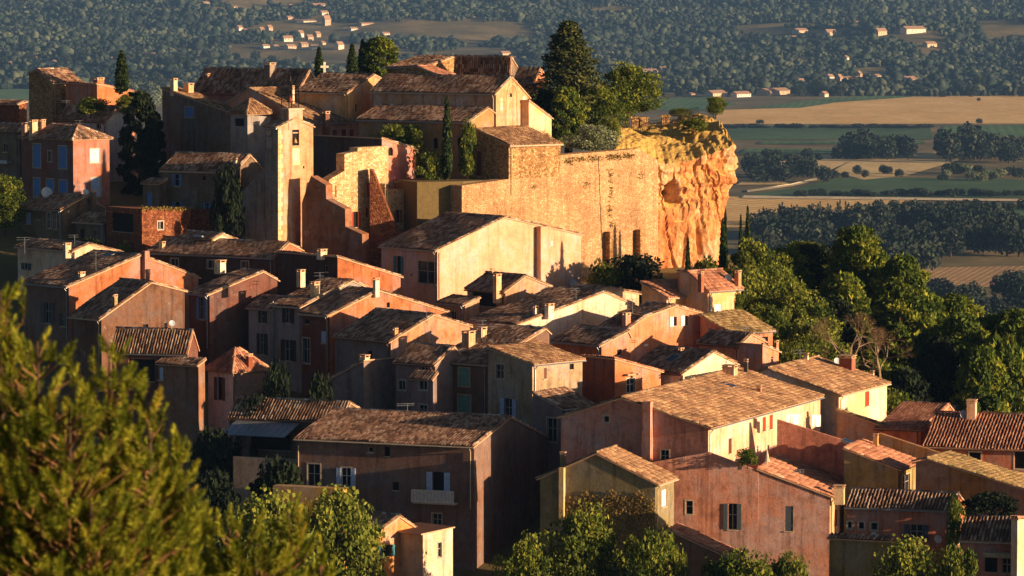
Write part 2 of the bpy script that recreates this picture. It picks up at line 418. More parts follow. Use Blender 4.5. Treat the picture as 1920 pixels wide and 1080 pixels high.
    def window(s, f, x0, y0, x1, y1, code='f'):
        xm, ym = (x0 + x1) / 2, (y0 + y1) / 2
        a0, a1 = sorted((s.on(f, x0, ym)[0], s.on(f, x1, ym)[0])); z0, z1 = s.on(f, xm, y1)[1], s.on(f, xm, y0)[1]
        lim = (s.s0, s.s1) if f == 'F' else (0, s.D)
        if a0 < lim[0] + .05 or a1 > lim[1] - .05 or a1 - a0 < .15 or z1 - z0 < .15:
            print('WARN window', s.label[:40], f, x0, round(a0, 2), round(a1, 2), [round(q, 2) for q in lim], round(z1 - z0, 2)); return
        arch = '^' in code
        if arch:
            r = (a1 - a0) / 2; zc = z1 - r * (1 if 'o' in code else .35); k = r if 'o' in code else r * .35
            hole = [(a0, z0), (a1, z0)] + [((a0 + a1) / 2 + r * math.cos(t), zc + k * math.sin(t)) for t in [math.pi * i / 6 for i in range(7)]]
        else: hole = [(a0, z0), (a1, z0), (a1, z1), (a0, z1)]
        s.holes[f].append(hole)
        L = lambda a, z, d: s.loc(s.fp(f, a, z, d))
        def bx(mb, b0, b1, c0, c1, d0, d1, m=0):
            p = [np.array(L(*q)) for q in ((b0, c0, d0), (b1, c0, d0), (b0, c1, d0), (b0, c0, d1))]
            mb.box(p[0], p[1] - p[0], p[2] - p[0], p[3] - p[0], m)
        closed = 'c' in code; door = 'd' in code
        fr = MB(); fw = .045
        if 'o' not in code:
            for b in ((a0, a0 + fw), (a1 - fw, a1)): bx(fr, *b, z0, z1, .1, .16)
            for c in ((z0, z0 + fw), (z1 - fw, z1)): bx(fr, a0, a1, *c, .1, .16)
            if a1 - a0 > .6: bx(fr, (a0 + a1) / 2 - .035, (a0 + a1) / 2 + .035, z0, z1, .1, .16)
            if z1 - z0 > .9: bx(fr, a0, a1, z0 + .55 * (z1 - z0), z0 + .55 * (z1 - z0) + .05, .11, .15)
        else:
            bx(fr, a0, a1, z0 - .02, z0 + .05, .02, .2)
        W_ = fr.build('door' if door else 'window', (WHITE if door else FRAME) if 'o' not in code else CREAM, s.root)
        pn = MB(); pn.add([L(a, z, .17 if 'o' not in code else .2) for a, z in hole], [tuple(range(len(hole)))]); pn.build('pane' if 'o' not in code else 'recess', GLASS if 'o' not in code else DARKIN, W_)
        if 'x' in code:                                     # painted surround, proud of the wall
            q = MB(); t = .1
            bx(q, a0 - t, a0, z0 - t, z1 + t, -.025, .05); bx(q, a1, a1 + t, z0 - t, z1 + t, -.025, .05)
            bx(q, a0, a1, z1, z1 + t, -.025, .05); bx(q, a0, a1, z0 - t, z0, -.03, .05); q.build('surround', CREAM, W_)
        elif 'o' not in code:
            q = MB(); bx(q, a0 - .08, a1 + .08, z0 - .09, z0, -.07, .08); q.build('sill', CREAM, W_)
        sh = [c for c in code if c in SHUT]
        if sh:
            mt = SHUT[sh[0]]; hw = (a1 - a0) / 2
            spans = ((a0, a0 + hw - .01), (a1 - hw + .01, a1)) if closed else ((a0 - hw, a0), (a1, a1 + hw))
            if closed and a1 - a0 < .7: spans = ((a0, a1),)
            for b0, b1 in spans:
                q = MB(); d0, d1 = (.03, .08) if closed else (-.075, -.03); n = max(2, int((b1 - b0) / .16))
                for i in range(n):                           # boards
                    c0 = b0 + (b1 - b0) * i / n; bx(q, c0 + .008, b0 + (b1 - b0) * (i + 1) / n - .008, z0 + .02, z1 - .02, d0 + .004 * (i % 2), d1)
                for zz in (.18, .78): bx(q, b0 + .03, b1 - .03, z0 + zz * (z1 - z0), z0 + zz * (z1 - z0) + .09, d0 - .025, d0 - .003)
                q.build('shutter', mt, W_)
    # -------------------------------------------------------------- fittings
    def roof_hit(s, px, py):
        d = ray(px, py); best = None
        for poly, n in s.slopes:
            den = n @ d
            if abs(den) < 1e-6: continue
            k = (n @ poly[0]) / den; p = d * k
            ax = [(q - s.A) for q in poly]; a = [(q @ s.w, q @ s.e) for q in ax]
            t = ((p - s.A) @ s.w, (p - s.A) @ s.e)
            A0, A1 = min(q[0] for q in a) - .6, max(q[0] for q in a) + .6; B0, B1 = min(q[1] for q in a) - .6, max(q[1] for q in a) + .6
            if A0 <= t[0] <= A1 and B0 <= t[1] <= B1 and (best is None or k < best[0]): best = (k, p)
        if best is None:
            p = s._pl(px, py, s.e); return p + s.e * .6
        return best[1]
    def chimney(s, x0, y0, x1, y1, style='p', hexc=None):
        b = s.roof_hit((x0 + x1) / 2, y1); sc = b[1] / FPX
        wd = (x1 - x0) * sc; sz = max(.32, wd / (abs(s.w[0]) + .55 * abs(s.e[0]))); h = (y1 - y0) * sc
        m = MB(); c = np.array(s.loc(b)); w, e = s.w * sz, s.e * sz * .8; up = np.array((0, 0, 1.0)); c0 = c - w / 2 - e / 2 - up * .45
        m.box(c0, w, e, up * (h + .45 - .3)); ctop = c0 + up * (h + .15)
        wallm = plaster(hexc) if hexc else s.wallm
        ch = m.build('chimney', wallm, s.root)
        q = MB(); q.box(ctop - (w + e) * .06 + up * .005, w * 1.12, e * 1.12, up * .06)
        for i, j in ((0, 0), (.82, 0), (0, .82), (.82, .82)): q.box(ctop + w * i + e * j + up * .065, w * .18, e * .18, up * .15)
        q.box(ctop - (w + e) * .09 + up * .215, w * 1.18, e * 1.18, up * .06); q.build('chimney_cap', MORTAR, ch)
    def dish(s, px, py, rpx, where='roof'):
        b = s.roof_hit(px, py + rpx) if where == 'roof' else s.fp(where, *s.on(where, px, py), -.35)
        r = rpx * b[1] / FPX; c = np.array(s.loc(b)) + ((0, 0, r) if where == 'roof' else (0, 0, 0))
        n = np.array((.35, -.85, .38)); n /= np.linalg.norm(n); a = np.cross(n, (0, 0, 1)); a /= np.linalg.norm(a); bb = np.cross(a, n)
        m = MB(); v = [c - n * r * .25]; f = []; K = 14
        for ri, dz in ((.5, -.19), (1, 0)):
            v += [c + n * r * dz + r * ri * (math.cos(2 * math.pi * k / K) * a + math.sin(2 * math.pi * k / K) * bb) for k in range(K)]
        for k in range(K):
            f.append((0, 1 + k, 1 + (k + 1) % K)); f.append((1 + k, 1 + K + k, 1 + K + (k + 1) % K, 1 + (k + 1) % K))
        m.add(v, f); m.tube([c - n * r * .25, c - n * (r * .25 + .12), c - n * (r * .25 + .12) - np.array((0, 0, r + .2))], .025, 5)
        m.tube([c - bb * r * .9, c + n * r * .8], .015, 4); m.build('satellite_dish', DISHM, s.root)
    def pbox(s, f, x0, y0, x1, y1, proj, name='pilaster', mat=None):
        xm, ym = (x0 + x1) / 2, (y0 + y1) / 2
        a0, a1 = sorted((s.on(f, x0, ym)[0], s.on(f, x1, ym)[0])); z0, z1 = s.on(f, xm, y1)[1], s.on(f, xm, y0)[1]
        p = [np.array(s.loc(s.fp(f, *q))) for q in ((a0, z0, -proj), (a1, z0, -proj), (a0, z1, -proj), (a0, z0, .05))]
        m = MB(); m.box(p[0], p[1] - p[0], p[2] - p[0], p[3] - p[0]); return m.build(name, mat or s.wallm, s.root)
    def antenna(s, px, y0, y1, span=1.0):
        b = s.roof_hit(px, y1); h = (y1 - y0) * b[1] / FPX; c = np.array(s.loc(b)); m = MB()
        m.tube([c - (0, 0, .3), c + (0, 0, h)], .025, 5); d = np.array((.9, .35, 0))
        for k, zz in enumerate((h * .97, h * .8)):
            m.tube([c + (0, 0, zz) - d * span * .6, c + (0, 0, zz) + d * span * .4], .014, 4)
            for i in range(5):
                q = c + (0, 0, zz) + d * span * (-.6 + .2 * i); m.tube([q - np.array((-.35, .9, 0)) * .18, q + np.array((-.35, .9, 0)) * .18], .01, 4)
        m.build('antenna', METAL, s.root)
    def pipe(s, f, px, y0, y1, mat=None):
        a, z1 = s.on(f, px, y0); z0 = s.on(f, px, y1)[1]; m = MB()
        m.tube([s.loc(s.fp(f, a, z0, -.07)), s.loc(s.fp(f, a, z1, -.07))], .045, 6); m.build('downpipe', mat or CREAM, s.root)
# ------------------------------------------------------------------ ground
def land_mat():
    m, nt, b = newmat('dry_ground'); c = ramp(nt, [(.3, lin('4a4428')), (.5, lin('6e6238')), (.7, lin('9a8452'))], noise(nt, .012, 8, None, .7))
    f = ramp(nt, [(.3, (.7, .7, .7)), (.7, (1.1, 1.1, 1.1))], noise(nt, .25, 5)); nt.links.new(mixc(nt, c, f, .8, 'MULTIPLY'), b.inputs['Base Color']); return m
ys = np.concatenate([np.arange(-80, 262, 14), np.arange(262, 500, 5), np.arange(500, 1300, 25), np.arange(1300, 4300, 90), np.arange(4300, 9400, 50)])
NX = 91; V = []; F = []
for y in ys:
    half = 90 + max(y, 0) * .26
    for i in range(NX):
        x = half * (2 * i / (NX - 1) - 1); V.append((x, y, ground(x, y)))
n = len(ys)
q = np.array([(j * NX + i, j * NX + i + 1, (j + 1) * NX + i + 1, (j + 1) * NX + i) for j in range(n - 1) for i in range(NX - 1)])
LAND = land_mat()
tag(link('ground', mesh('ground', np.array(V), q, [LAND], smooth=True)), 'dry hill ground with valley plain and far wooded slope', None, None, 'structure')
# ------------------------------------------------------------------ fields on the plain: sheets draped a little above the ground
def field_mat(name, c1, c2, stripe=None, ang=0.0, contrast=.5, rel=1.6):
    m, nt, b = newmat(name); c1, c2 = lin(c1), lin(c2)
    col = ramp(nt, [(.3, c1), (.7, c2)], noise(nt, .02, 6, coords(nt, (1, .35, 1)), .65))
    if stripe:
        g = N(nt, 'ShaderNodeNewGeometry'); mp = N(nt, 'ShaderNodeMapping'); mp.inputs['Rotation'].default_value = (0, 0, ang); nt.links.new(g.outputs['Position'], mp.inputs['Vector'])
        wv = N(nt, 'ShaderNodeTexWave', Scale=stripe, Distortion=.6, Detail=2); nt.links.new(mp.outputs[0], wv.inputs['Vector'])
        col = mixc(nt, col, ramp(nt, [(.25, (.45, .5, .45)), (.7, (1.15, 1.1, 1.0))], wv.outputs['Fac']), contrast, 'MULTIPLY')
    f = ramp(nt, [(.35, (.72, .72, .72)), (.65, (1.1, 1.1, 1.1))], noise(nt, .15, 5)); nt.links.new(mixc(nt, col, f, .7, 'MULTIPLY'), b.inputs['Base Color']); bump(nt, b, noise(nt, .8, 4), 1.0, rel); return m
WHEAT = field_mat('wheat_stubble', 'dcae64', 'f2cc86', .035, .5, .3); VINE = field_mat('vineyard', '3c5a34', '57744a', .06, 1.2, .6); GRN = field_mat('green_crop', '44643c', '60804e', .04, .1, .4)
PLOW = field_mat('ploughed_field', 'a8845a', 'd0ac7c', .1, .25, .6); DRY = field_mat('dry_meadow', 'c0a468', 'e0c488'); TRK = field_mat('dirt_track', 'c8b48c', 'e8d4a8')
def densify(poly, k=10):
    out = []
    for i in range(len(poly)):
        a, b = np.array(poly[i], float), np.array(poly[(i + 1) % len(poly)], float)
        out += [tuple(a + (b - a) * j / k) for j in range(k)]
    return out
ORD0 = ['first', 'second', 'third', 'fourth', 'fifth', 'sixth', 'seventh', 'eighth']
def field(label, poly, mat, lift=.25, name='field'):
    pts = [ground_hit(x, y, 1100) for x, y in densify(poly, 6)]
    c = np.mean(pts, 0); v = []; inner = [c + (p - c) * .5 for p in pts]
    for p in pts + inner + [c]: v.append((p[0], p[1], ground(p[0], p[1]) + lift))
    k = len(pts); f = [(i, (i + 1) % k, k + (i + 1) % k, k + i) for i in range(k)] + [(k + i, k + (i + 1) % k, 2 * k) for i in range(k)]
    o = link(name, mesh(name, v, f, [mat], smooth=True)); tag(o, label, None, None, 'structure')
field('big golden wheat field beyond the cliff', [(1340, 233), (1340, 207), (1500, 202), (1560, 190), (1720, 181), (1990, 178), (1990, 232)], WHEAT)
field('dark green vineyard strip below the golden field', [(1330, 263), (1330, 236), (1744, 238), (1748, 262)], VINE, .3)
field('green crop at the right edge below the golden field', [(1752, 260), (1770, 237), (1990, 234), (1990, 255)], GRN, .3)
field('narrow tan field left of the round wood', [(1400, 306), (1425, 289), (1585, 293), (1600, 300), (1560, 318), (1440, 316)], DRY)
field('tan stubble clearing between the two woods', [(1560, 322), (1600, 300), (1780, 285), (1800, 300), (1700, 330), (1620, 338)], DRY, .35)
field('long green strip with thin pale edge', [(1385, 288), (1400, 279), (1600, 281), (1590, 290)], GRN, .4)
field('wide vineyard in the middle of the plain', [(1400, 366), (1500, 352), (1570, 333), (1990, 338), (1990, 372), (1500, 371)], VINE)
field('golden field just right of the cliff foot', [(1330, 428), (1340, 369), (1560, 372), (1720, 377), (1640, 396), (1500, 424)], WHEAT)
field('pale track across the plain', [(1390, 373), (1395, 368), (1990, 376), (1990, 380)], TRK, .6, 'track')
field('winding pale track beside the vineyard', [(1400, 358), (1480, 347), (1560, 328), (1565, 331), (1485, 351), (1402, 362)], TRK, .6, 'track')
field('dark green field by the white farm', [(1600, 398), (1990, 382), (1990, 425), (1700, 410)], GRN, .4)
field('ploughed field at the right edge', [(1722, 540), (1715, 503), (1990, 498), (1990, 538)], PLOW)
field('small green field above the golden field', [(1405, 203), (1560, 183), (1770, 176), (1690, 184), (1560, 193), (1500, 203)], GRN, .35)
field('green meadow behind the cliff-top tree', [(1160, 206), (1200, 186), (1340, 182), (1380, 196), (1330, 208)], GRN)
field('broad vineyard behind the upper left houses', [(235, 168), (240, 130), (330, 108), (420, 112), (470, 126), (400, 150), (330, 166)], VINE)
field('second vineyard beyond the pale path', [(385, 152), (480, 126), (600, 124), (640, 140), (500, 158)], VINE)
field('pale path between the two vineyards', [(360, 152), (430, 126), (440, 127), (372, 153)], TRK, .7, 'track')
field('green fields at the far left of the plain', [(-60, 190), (-60, 128), (60, 132), (150, 142), (220, 165), (100, 185)], GRN)
field('sandy bank at the far left of the plain', [(125, 146), (160, 130), (235, 128), (230, 148), (170, 150)], DRY, .5)
for i, (y, c) in enumerate(((243, VINE), (268, GRN), (274, DRY), (322, GRN), (345, DRY), (384, DRY), (391, VINE), (432, DRY))):
    x0, x1 = ((1340, 1740), (1420, 1740), (1760, 1990), (1780, 1990), (1380, 1480), (1720, 1990), (1760, 1990), (1500, 1990))[i]
    field('%s crop strip on the plain, counted from the hill' % ORD0[i], [(x0, y + 3), (x0 + 10, y - 2), (x1 - 10, y - 3), (x1, y + 2)], c, .5)
# ------------------------------------------------------------------ terrace behind the rampart
def terrace(label, pts, zt, zb):
    k = len(pts); v = [(x, y, zb) for x, y in pts] + [(x, y, zt) for x, y in pts]
    f = [tuple(range(k, 2 * k))] + [(i, (i + 1) % k, k + (i + 1) % k, k + i) for i in range(k)]
    tag(link('terrace_ground', mesh('terrace_ground', v, f, [plain('terrace_earth', '6a5a38', .95)])), label, None, None, 'structure')
def xy(px, Y): return (ray(px, 300)[0] / ray(px, 300)[1] * Y, Y)
terrace('flat ground of the church terrace', [xy(782, 405.5), xy(868, 406.8), xy(1055, 415.5), xy(1240, 425), xy(1262, 440), xy(1240, 462), xy(600, 470), xy(592, 425), xy(730, 412)], P(900, 338, 409)[2], -40)
# ------------------------------------------------------------------ ochre cliff
def cliff():
    th = math.radians(30); u = np.array((math.cos(th), math.sin(th), 0)); v = np.array((-math.sin(th), math.cos(th), 0))
    A0 = P(1212, 330, 421.6); RR = [(200, 1376), (228, 1388), (245, 1394), (275, 1400), (330, 1399), (380, 1390), (430, 1384), (490, 1374), (600, 1370)]
    TOP = [(1150, 272), (1196, 284), (1250, 304), (1275, 300), (1310, 294), (1345, 284), (1376, 272), (1400, 268)]
    def foot(row):                                       # outline at this height: front edge, rounded corner, right flank
        z = P(1300, row, 428)[2]; a = (np.interp(row, *zip(*RR)) - 960) / FPX; o = np.array((A0[0], A0[1], z))
        L = (a * (o[1] * CP - z * SP) - o[0]) / (u[0] - a * u[1] * CP); r = 3.2; pts = []
        for i in range(100): pts.append((o - u * 4 + u * (L + 4 - r) * i / 99, -v))
        c = o + u * (L - r) + v * r
        for i in range(1, 41):
            t = math.pi / 2 * i / 40; d = -v * math.cos(t) + u * math.sin(t); pts.append((c + d * r, d))
        for i in range(1, 41): pts.append((c + u * r + v * 15 * i / 40, u))
        return pts, z
    NK, NT = 120, 40; rows = []; out = []; ft = {}
    base = foot(300)[0]; NS = len(base)
    for s in range(NS):
        q = base[s][0]; ipx = px_of((q[0], q[1], q[2])); rt = float(np.interp(ipx, *zip(*TOP))) if s < 140 else 268 - (s - 140) * .1
        rt += 5 * mnoise.noise((q[0] * .8, q[1] * .8, 2)) ; rows.append(rt)
    grid = []
    for k in range(NK):
        line = []
        for s in range(NS):
            row = 590 + (rows[s] - 590) * k / (NK - 1); kk = round(row)
            if kk not in ft: ft[kk] = foot(kk)
            (q, d), z = ft[kk][0][s], P(1300, row, 428)[2]; x, y = q[0], q[1]
            up = sst(440, 340, row) if row < 440 else 0; up = 1 - sst(340, 440, row); edge = 1 - .6 * sst(rows[s] + 16, rows[s], row)
            strat = mnoise.noise((x * .12, y * .12, z * 1.3)); crack = abs(mnoise.noise((x * .42 + .1 * z, y * .42, z * .07 + 11)))
            h = .9 * mnoise.noise((x * .16, y * .16, z * .13)) + .28 * mnoise.noise((x * 1.3, y * 1.3, z * .8)) + .12 * mnoise.noise((x * 3.7, y * 3.7, z * 3))
            h += up * (.85 * strat + .4 * mnoise.cell((x * .55, y * .55, z * .5)) - .2 + .45 * mnoise.noise((x * .8, y * .8, z * 1.1)) + .22 * mnoise.cell((x * 1.5, y * 1.5, z * 1.3)))
            h -= (.75 if up > .5 else .4) * max(0, 1 - crack / .07)
            ip = px_of((x, y, z))
            if s < 110: h -= 2.6 * math.exp(-((ip - 1262) / 8) ** 2 - ((row - 358) / 19) ** 2) + 1.3 * math.exp(-((ip - 1310 - (row - 440) * .12) / 4) ** 2 - ((row - 455) / 34) ** 2)
            h *= edge * .8; line.append((x + d[0] * h, y + d[1] * h, z + .15 * up * mnoise.noise((x * 2, y * 2, z * 2))))
        grid.append(line)
    S0, S1 = P(1165, 240, 446), P(1318, 215, 453); E = np.array(grid[NK - 1]); W9 = np.ones(25) / 25
    ES = np.stack([np.convolve(np.pad(E[:, i], 12, mode='edge'), W9, 'valid') for i in range(3)], 1)
    for k in range(1, NT + 1):
        line = []; t = k / NT
        for s in range(NS):
            e = ES[s] + (E[s] - ES[s]) * (1 - t) ** 5; g = S0 + (S1 - S0) * min(1, max(0, (s - 10) / 118)); p = e + (g - e) * t; p[2] += .9 * math.sin(math.pi * t ** .8) + .7 * mnoise.noise((p[0] * .4, p[1] * .4, 1)) * math.sin(math.pi * t) + .16 * mnoise.noise((p[0] * 1.7, p[1] * 1.7, 5)) * min(1, 6 * (1 - t) + .2)
            line.append(tuple(p))
        grid.append(line)
    out = [p for l in grid for p in l]; f = [(j * NS + k, j * NS + k + 1, (j + 1) * NS + k + 1, (j + 1) * NS + k) for j in range(len(grid) - 1) for k in range(NS - 1)]
    global CLIFFV; CLIFFV = np.array(out)
    m, nt, b = newmat('ochre_rock'); v = coords(nt, (1, 1, .45))
    col = ramp(nt, [(.26, lin('804622')), (.4, lin('b26c3c')), (.5, lin('ca925c')), (.6, lin('deb88e')), (.72, lin('c88650')), (.84, lin('985028'))], noise(nt, .22, 9, v, .7))
    col = mixc(nt, col, ramp(nt, [(.3, (.5, .42, .38)), (.6, (1.1, 1.08, 1.04))], noise(nt, 1.4, 6)), .7, 'MULTIPLY')
    g = N(nt, 'ShaderNodeNewGeometry'); sx = N(nt, 'ShaderNodeSeparateXYZ'); nt.links.new(g.outputs['Normal'], sx.inputs[0])
    grass = ramp(nt, [(.3, lin('a88440')), (.55, lin('d0a858')), (.8, lin('e4c078'))], noise(nt, 2.2, 6))
    fac = ramp(nt, [(.45, (0, 0, 0)), (.7, (1, 1, 1))], sx.outputs['Z']); nt.links.new(mixc(nt, col, grass, fac), b.inputs['Base Color']); bump(nt, b, noise(nt, 2.2, 8, None, .7), .9, .25)
    tag(link('cliff', mesh('cliff', out, f, [m], smooth=False)), 'sunlit orange ochre cliff with dry grass on its top', None, None, 'structure')
cliff()

def cliff_z(x, y, r=.7):
    d = np.hypot(CLIFFV[:, 0] - x, CLIFFV[:, 1] - y); k = d < r
    return float(CLIFFV[k, 2].max()) if k.any() else None
# ------------------------------------------------------------------ the village
PK = plaster('bf8a72', .6); PK2 = plaster('c4866a', 1.0); SAL = plaster('c8845a', .45); ORG = plaster('c27648', .6); CRM = plaster('d8b690', .4); BEI = plaster('d2a27c', .14)
RB = plaster('8a4c30', .5); DR = plaster('704434', .6); GRY = plaster('94887a', .4); BRN = plaster('8d6448', .5); BRN2 = plaster('7d6650', .6); OLV = plaster('8a7a4e', .5); OCH = plaster('a3703a', .7)
WHT = plaster('c9c4b8', .35); MAU = plaster('8e7266', .4); TER = plaster('bd7a60', .9); TANP = plaster('b98d66', .4); ROSE = plaster('cc7a58', .15)
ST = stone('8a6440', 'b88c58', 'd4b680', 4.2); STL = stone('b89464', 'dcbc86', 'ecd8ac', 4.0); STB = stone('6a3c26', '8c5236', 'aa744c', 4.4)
STR = stone('b48c60', 'c89e70', 'dab488', 3.8)
TOWER = plaster('c8946a', 1.0)
H = {}
def B(key, *a, **k): H[key] = House(*a, **k); return H[key]
# ---- upper left quarter
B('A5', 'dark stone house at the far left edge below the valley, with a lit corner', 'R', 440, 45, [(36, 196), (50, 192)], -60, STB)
B('A1', 'square rubble-stone house with one sloping tile roof, highest at the upper left', 'L', 453, 42, [(54, 139), (70, 132), (98, 155)], 151, ST)
B('A2', 'orange rendered house with a lean-to roof and a stout end chimney beside the stone house', 'R', 448, 42, [(182, 159), (252, 174)], ('m', 6), ORG, 'r', chim=[(177, 145, 194, 166)])
B('A3', 'long house with pale grey gable behind the dark conifer, upper left', 'R', 441, 42, [(200, 227), (224, 202), (246, 217)], 108, WHT, wins=[('S', 180, 232, 189, 242, 'f')], chim=[(222, 188, 228, 203), (137, 197, 143, 206)])
H['A3'].antenna(125, 188, 205)
B('A6', 'brown house with a grey awning at the left edge', 'R', 432, 42, [(36, 247), (60, 236), (80, 247)], -50, BRN2, wins=[('S', 5, 270, 14, 285, 'f')], boxes=[('S', 2, 300, 24, 306, .8, 'awning', METAL)])
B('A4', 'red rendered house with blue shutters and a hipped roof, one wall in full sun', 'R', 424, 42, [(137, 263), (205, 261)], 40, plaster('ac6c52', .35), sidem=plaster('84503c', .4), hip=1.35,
  wins=[('F', 169, 279, 186, 305, 'cxW'), ('F', 171, 333, 189, 368, 'cxL'), ('S', 62, 270, 76, 314, 'cxB^'), ('S', 90, 283, 97, 303, 'fx'), ('S', 110, 274, 125, 316, 'cxB'), ('S', 63, 334, 75, 372, 'cxB^'), ('S', 87, 336, 101, 372, 'cxB^'), ('S', 111, 338, 126, 372, 'cxB^')],
  chim=[(41, 229, 52, 254, 'p', 'd09068'), (56, 224, 70, 255, 'p', 'dfbd8a'), (75, 223, 85, 244, 'p', 'c98060')])
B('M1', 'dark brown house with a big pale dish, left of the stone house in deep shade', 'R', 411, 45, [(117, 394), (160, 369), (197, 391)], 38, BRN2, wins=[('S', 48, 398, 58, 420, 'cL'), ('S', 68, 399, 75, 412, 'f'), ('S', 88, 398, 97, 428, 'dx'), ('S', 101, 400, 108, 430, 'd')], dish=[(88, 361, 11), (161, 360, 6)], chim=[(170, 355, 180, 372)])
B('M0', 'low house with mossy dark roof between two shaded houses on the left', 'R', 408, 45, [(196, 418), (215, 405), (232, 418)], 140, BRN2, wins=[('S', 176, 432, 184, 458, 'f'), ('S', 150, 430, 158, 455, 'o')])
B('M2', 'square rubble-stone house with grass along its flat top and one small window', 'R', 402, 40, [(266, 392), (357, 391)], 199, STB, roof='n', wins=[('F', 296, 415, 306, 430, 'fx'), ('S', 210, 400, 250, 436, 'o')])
B('M2b', 'dark rubble-stone wall between the stone house and the bell tower', 'R', 408, 20, [(352, 393), (441, 391)], ('m', 1.0), STB, roof='n', name='stone_wall', cat='wall')
B('M3', 'brown house with bright blue shutters and lit roof tiles left of the bell tower', 'R', 409, 62, [(440, 322), (468, 292), (492, 318)], 303, BRN2, wins=[('S', 327, 326, 336, 349, 'fB'), ('S', 380, 330, 386, 340, 'o'), ('S', 328, 378, 337, 398, 'fB'), ('S', 385, 380, 392, 398, 'fB')], chim=[(438, 296, 444, 308, 'p', 'dfbd8a')])
B('M3b', 'small shed-roofed annex with a blue shutter below the dark conifer', 'R', 411, 55, [(299, 345), (312, 338)], 268, BRN2, wins=[('S', 276, 362, 284, 386, 'cB')])
# ---- plateau: church, tower, old houses
B('B2', 'long dark-roofed house behind the church with two stub chimneys', 'R', 446, 55, [(556, 176), (581, 133), (606, 176)], 362, BRN, chim=[(386, 137, 393, 150), (497, 117, 515, 142, 'p', '8d7a66')])
B('B1', 'brown house with one blue-shuttered window and a long sloping verge, below the church', 'L', 433, 42, [(304, 167), (436, 213)], 466, BRN2, 'b', wins=[('F', 347, 201, 362, 220, 'cxB')], chim=[(320, 146, 332, 172, 'p', 'dfbd8a'), (346, 155, 362, 175, 'p', 'd8a878')])
B('B3', 'salmon house with a broad sunlit roof and red shutters, behind the bell tower', 'L', 424, 40, [(418, 198), (468, 168), (587, 231)], 676, plaster('d08a60', .3), 'b', wins=[('S', 623, 243, 632, 257, 'cxR'), ('S', 640, 242, 649, 257, 'cxR'), ('S', 655, 242, 663, 256, 'cxR')], chim=[(596, 208, 609, 256, 'p', '7a4a30'), (546, 160, 552, 195, 'p', 'dfbd8a')])
B('B3b', 'small grey-walled house with a hipped tile roof left of the bell tower', 'R', 426, 42, [(464, 215), (508, 219)], 432, GRY, 'b', hip=1.5, wins=[('S', 440, 222, 458, 238, 'o')])
CH = B('church', 'long ochre church nave with tiled roof and a sunlit blind-arched gable', 'R', 418, 57, [(930, 175), (959, 146), (992, 183)], 697, plaster('c6966a', .6), name='church', cat='church', wins=[('F', 956, 175, 960, 183, 'o')])
B('trans', 'wider western bay of the church with a plain lit end wall and a stone cross', 'R', 427.5, 57, [(653, 174), (701, 142), (748, 170)], 556, plaster('d09c60', .4), part_of=CH, wins=[('F', 666, 195, 670, 211, 'o')])
B('aisleR', 'low lean-to chapel against the right side of the church gable', 'R', 421.5, 57, [(991.5, 190), (1034, 222)], ('m', 8), plaster('d8a868', .35), part_of=CH)
B('aisleL', 'lower aisle of the church with a striped tile roof behind the tall cypress', 'R', 413, 57, [(880, 229), (915, 204), (926, 212)], 672, plaster('a87c4e', .5), part_of=CH, wins=[('S', 857, 258, 866, 280, 'o^'), ('S', 812, 258, 821, 280, 'o^')])
B('C3', 'square stone sacristy with low sunlit tile roof on the rampart edge', 'L', 409, 40, [(890, 243), (954, 273)], 1051, ST, 'b', name='sacristy', cat='house', wins=[('F', 893, 283, 902, 330, 'dcN'), ('S', 1023, 289, 1025, 297, 'o')])
B('T3', 'bright pink house with an oval window and pink door above the ruin', 'R', 410, 40, [(716, 261), (780, 281)], 589, plaster('c87a60', .2), 'o', sidem=plaster('5a4232', .6), wins=[('F', 728, 276, 737, 293, 'o^'), ('F', 735, 312, 747, 350, 'dcP')])  # shade of the left wall is painted in as a dark brown plaster
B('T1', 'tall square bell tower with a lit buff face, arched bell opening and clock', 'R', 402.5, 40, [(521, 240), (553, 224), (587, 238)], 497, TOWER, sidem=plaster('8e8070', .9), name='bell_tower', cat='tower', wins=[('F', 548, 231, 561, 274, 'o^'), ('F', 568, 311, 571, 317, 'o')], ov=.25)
B('T1b', 'grey plastered buttress wall sloping down from the left of the bell tower', 'L', 405, 48, [(440, 372), (452, 362), (497, 312)], ('m', 2.0), plaster('9a8c7a', .8), roof='n', name='buttress', cat='wall')
B('W2', 'ruined cream stone house wall with stepped left edge and red shutters', 'R', 403.5, 40, [(612, 372), (617, 337), (646, 320), (646, 289), (670, 284), (671, 277), (728, 274)], ('m', 1.4), STL, roof='n', name='ruined_house', cat='ruin',
  wins=[('F', 662, 397, 671, 427, 'oR'), ('F', 688, 342, 693, 369, 'cR'), ('F', 628, 348, 631, 370, 'cR'), ('F', 686, 389, 690, 407, 'cR'), ('F', 662, 343, 664, 352, 'o')])
B('W3', 'low cream rubble wall with one red-shuttered window below the pink house', 'R', 407, 40, [(722, 345), (728, 357), (779, 355)], ('m', 2.4), STL, roof='n', name='stone_wall', cat='wall', wins=[('F', 743, 393, 750, 418, 'oR')])
B('BU', 'wedge-shaped brick buttress with a dark side, leaning on the ruined wall', 'L', 405.2, 84, [(693, 317), (698, 318), (746, 440)], ('m', 1.2), STB, roof='n', name='buttress', cat='wall')
B('W1', 'dark stepped retaining wall right of the bell tower', 'L', 399.5, 62, [(566, 380), (583, 330), (611, 347), (611.5, 373), (647, 392), (647.5, 425), (679, 439)], ('m', 1.3), plaster('94603e', .8), roof='n', name='retaining_wall', cat='wall')
B('RW', 'ochre curved terrace wall below the cypress garden', 'R', 409, -22, [(774, 346), (872, 347)], ('m', 1.2), plaster('a8793e', .9), roof='n', name='terrace_wall', cat='wall')
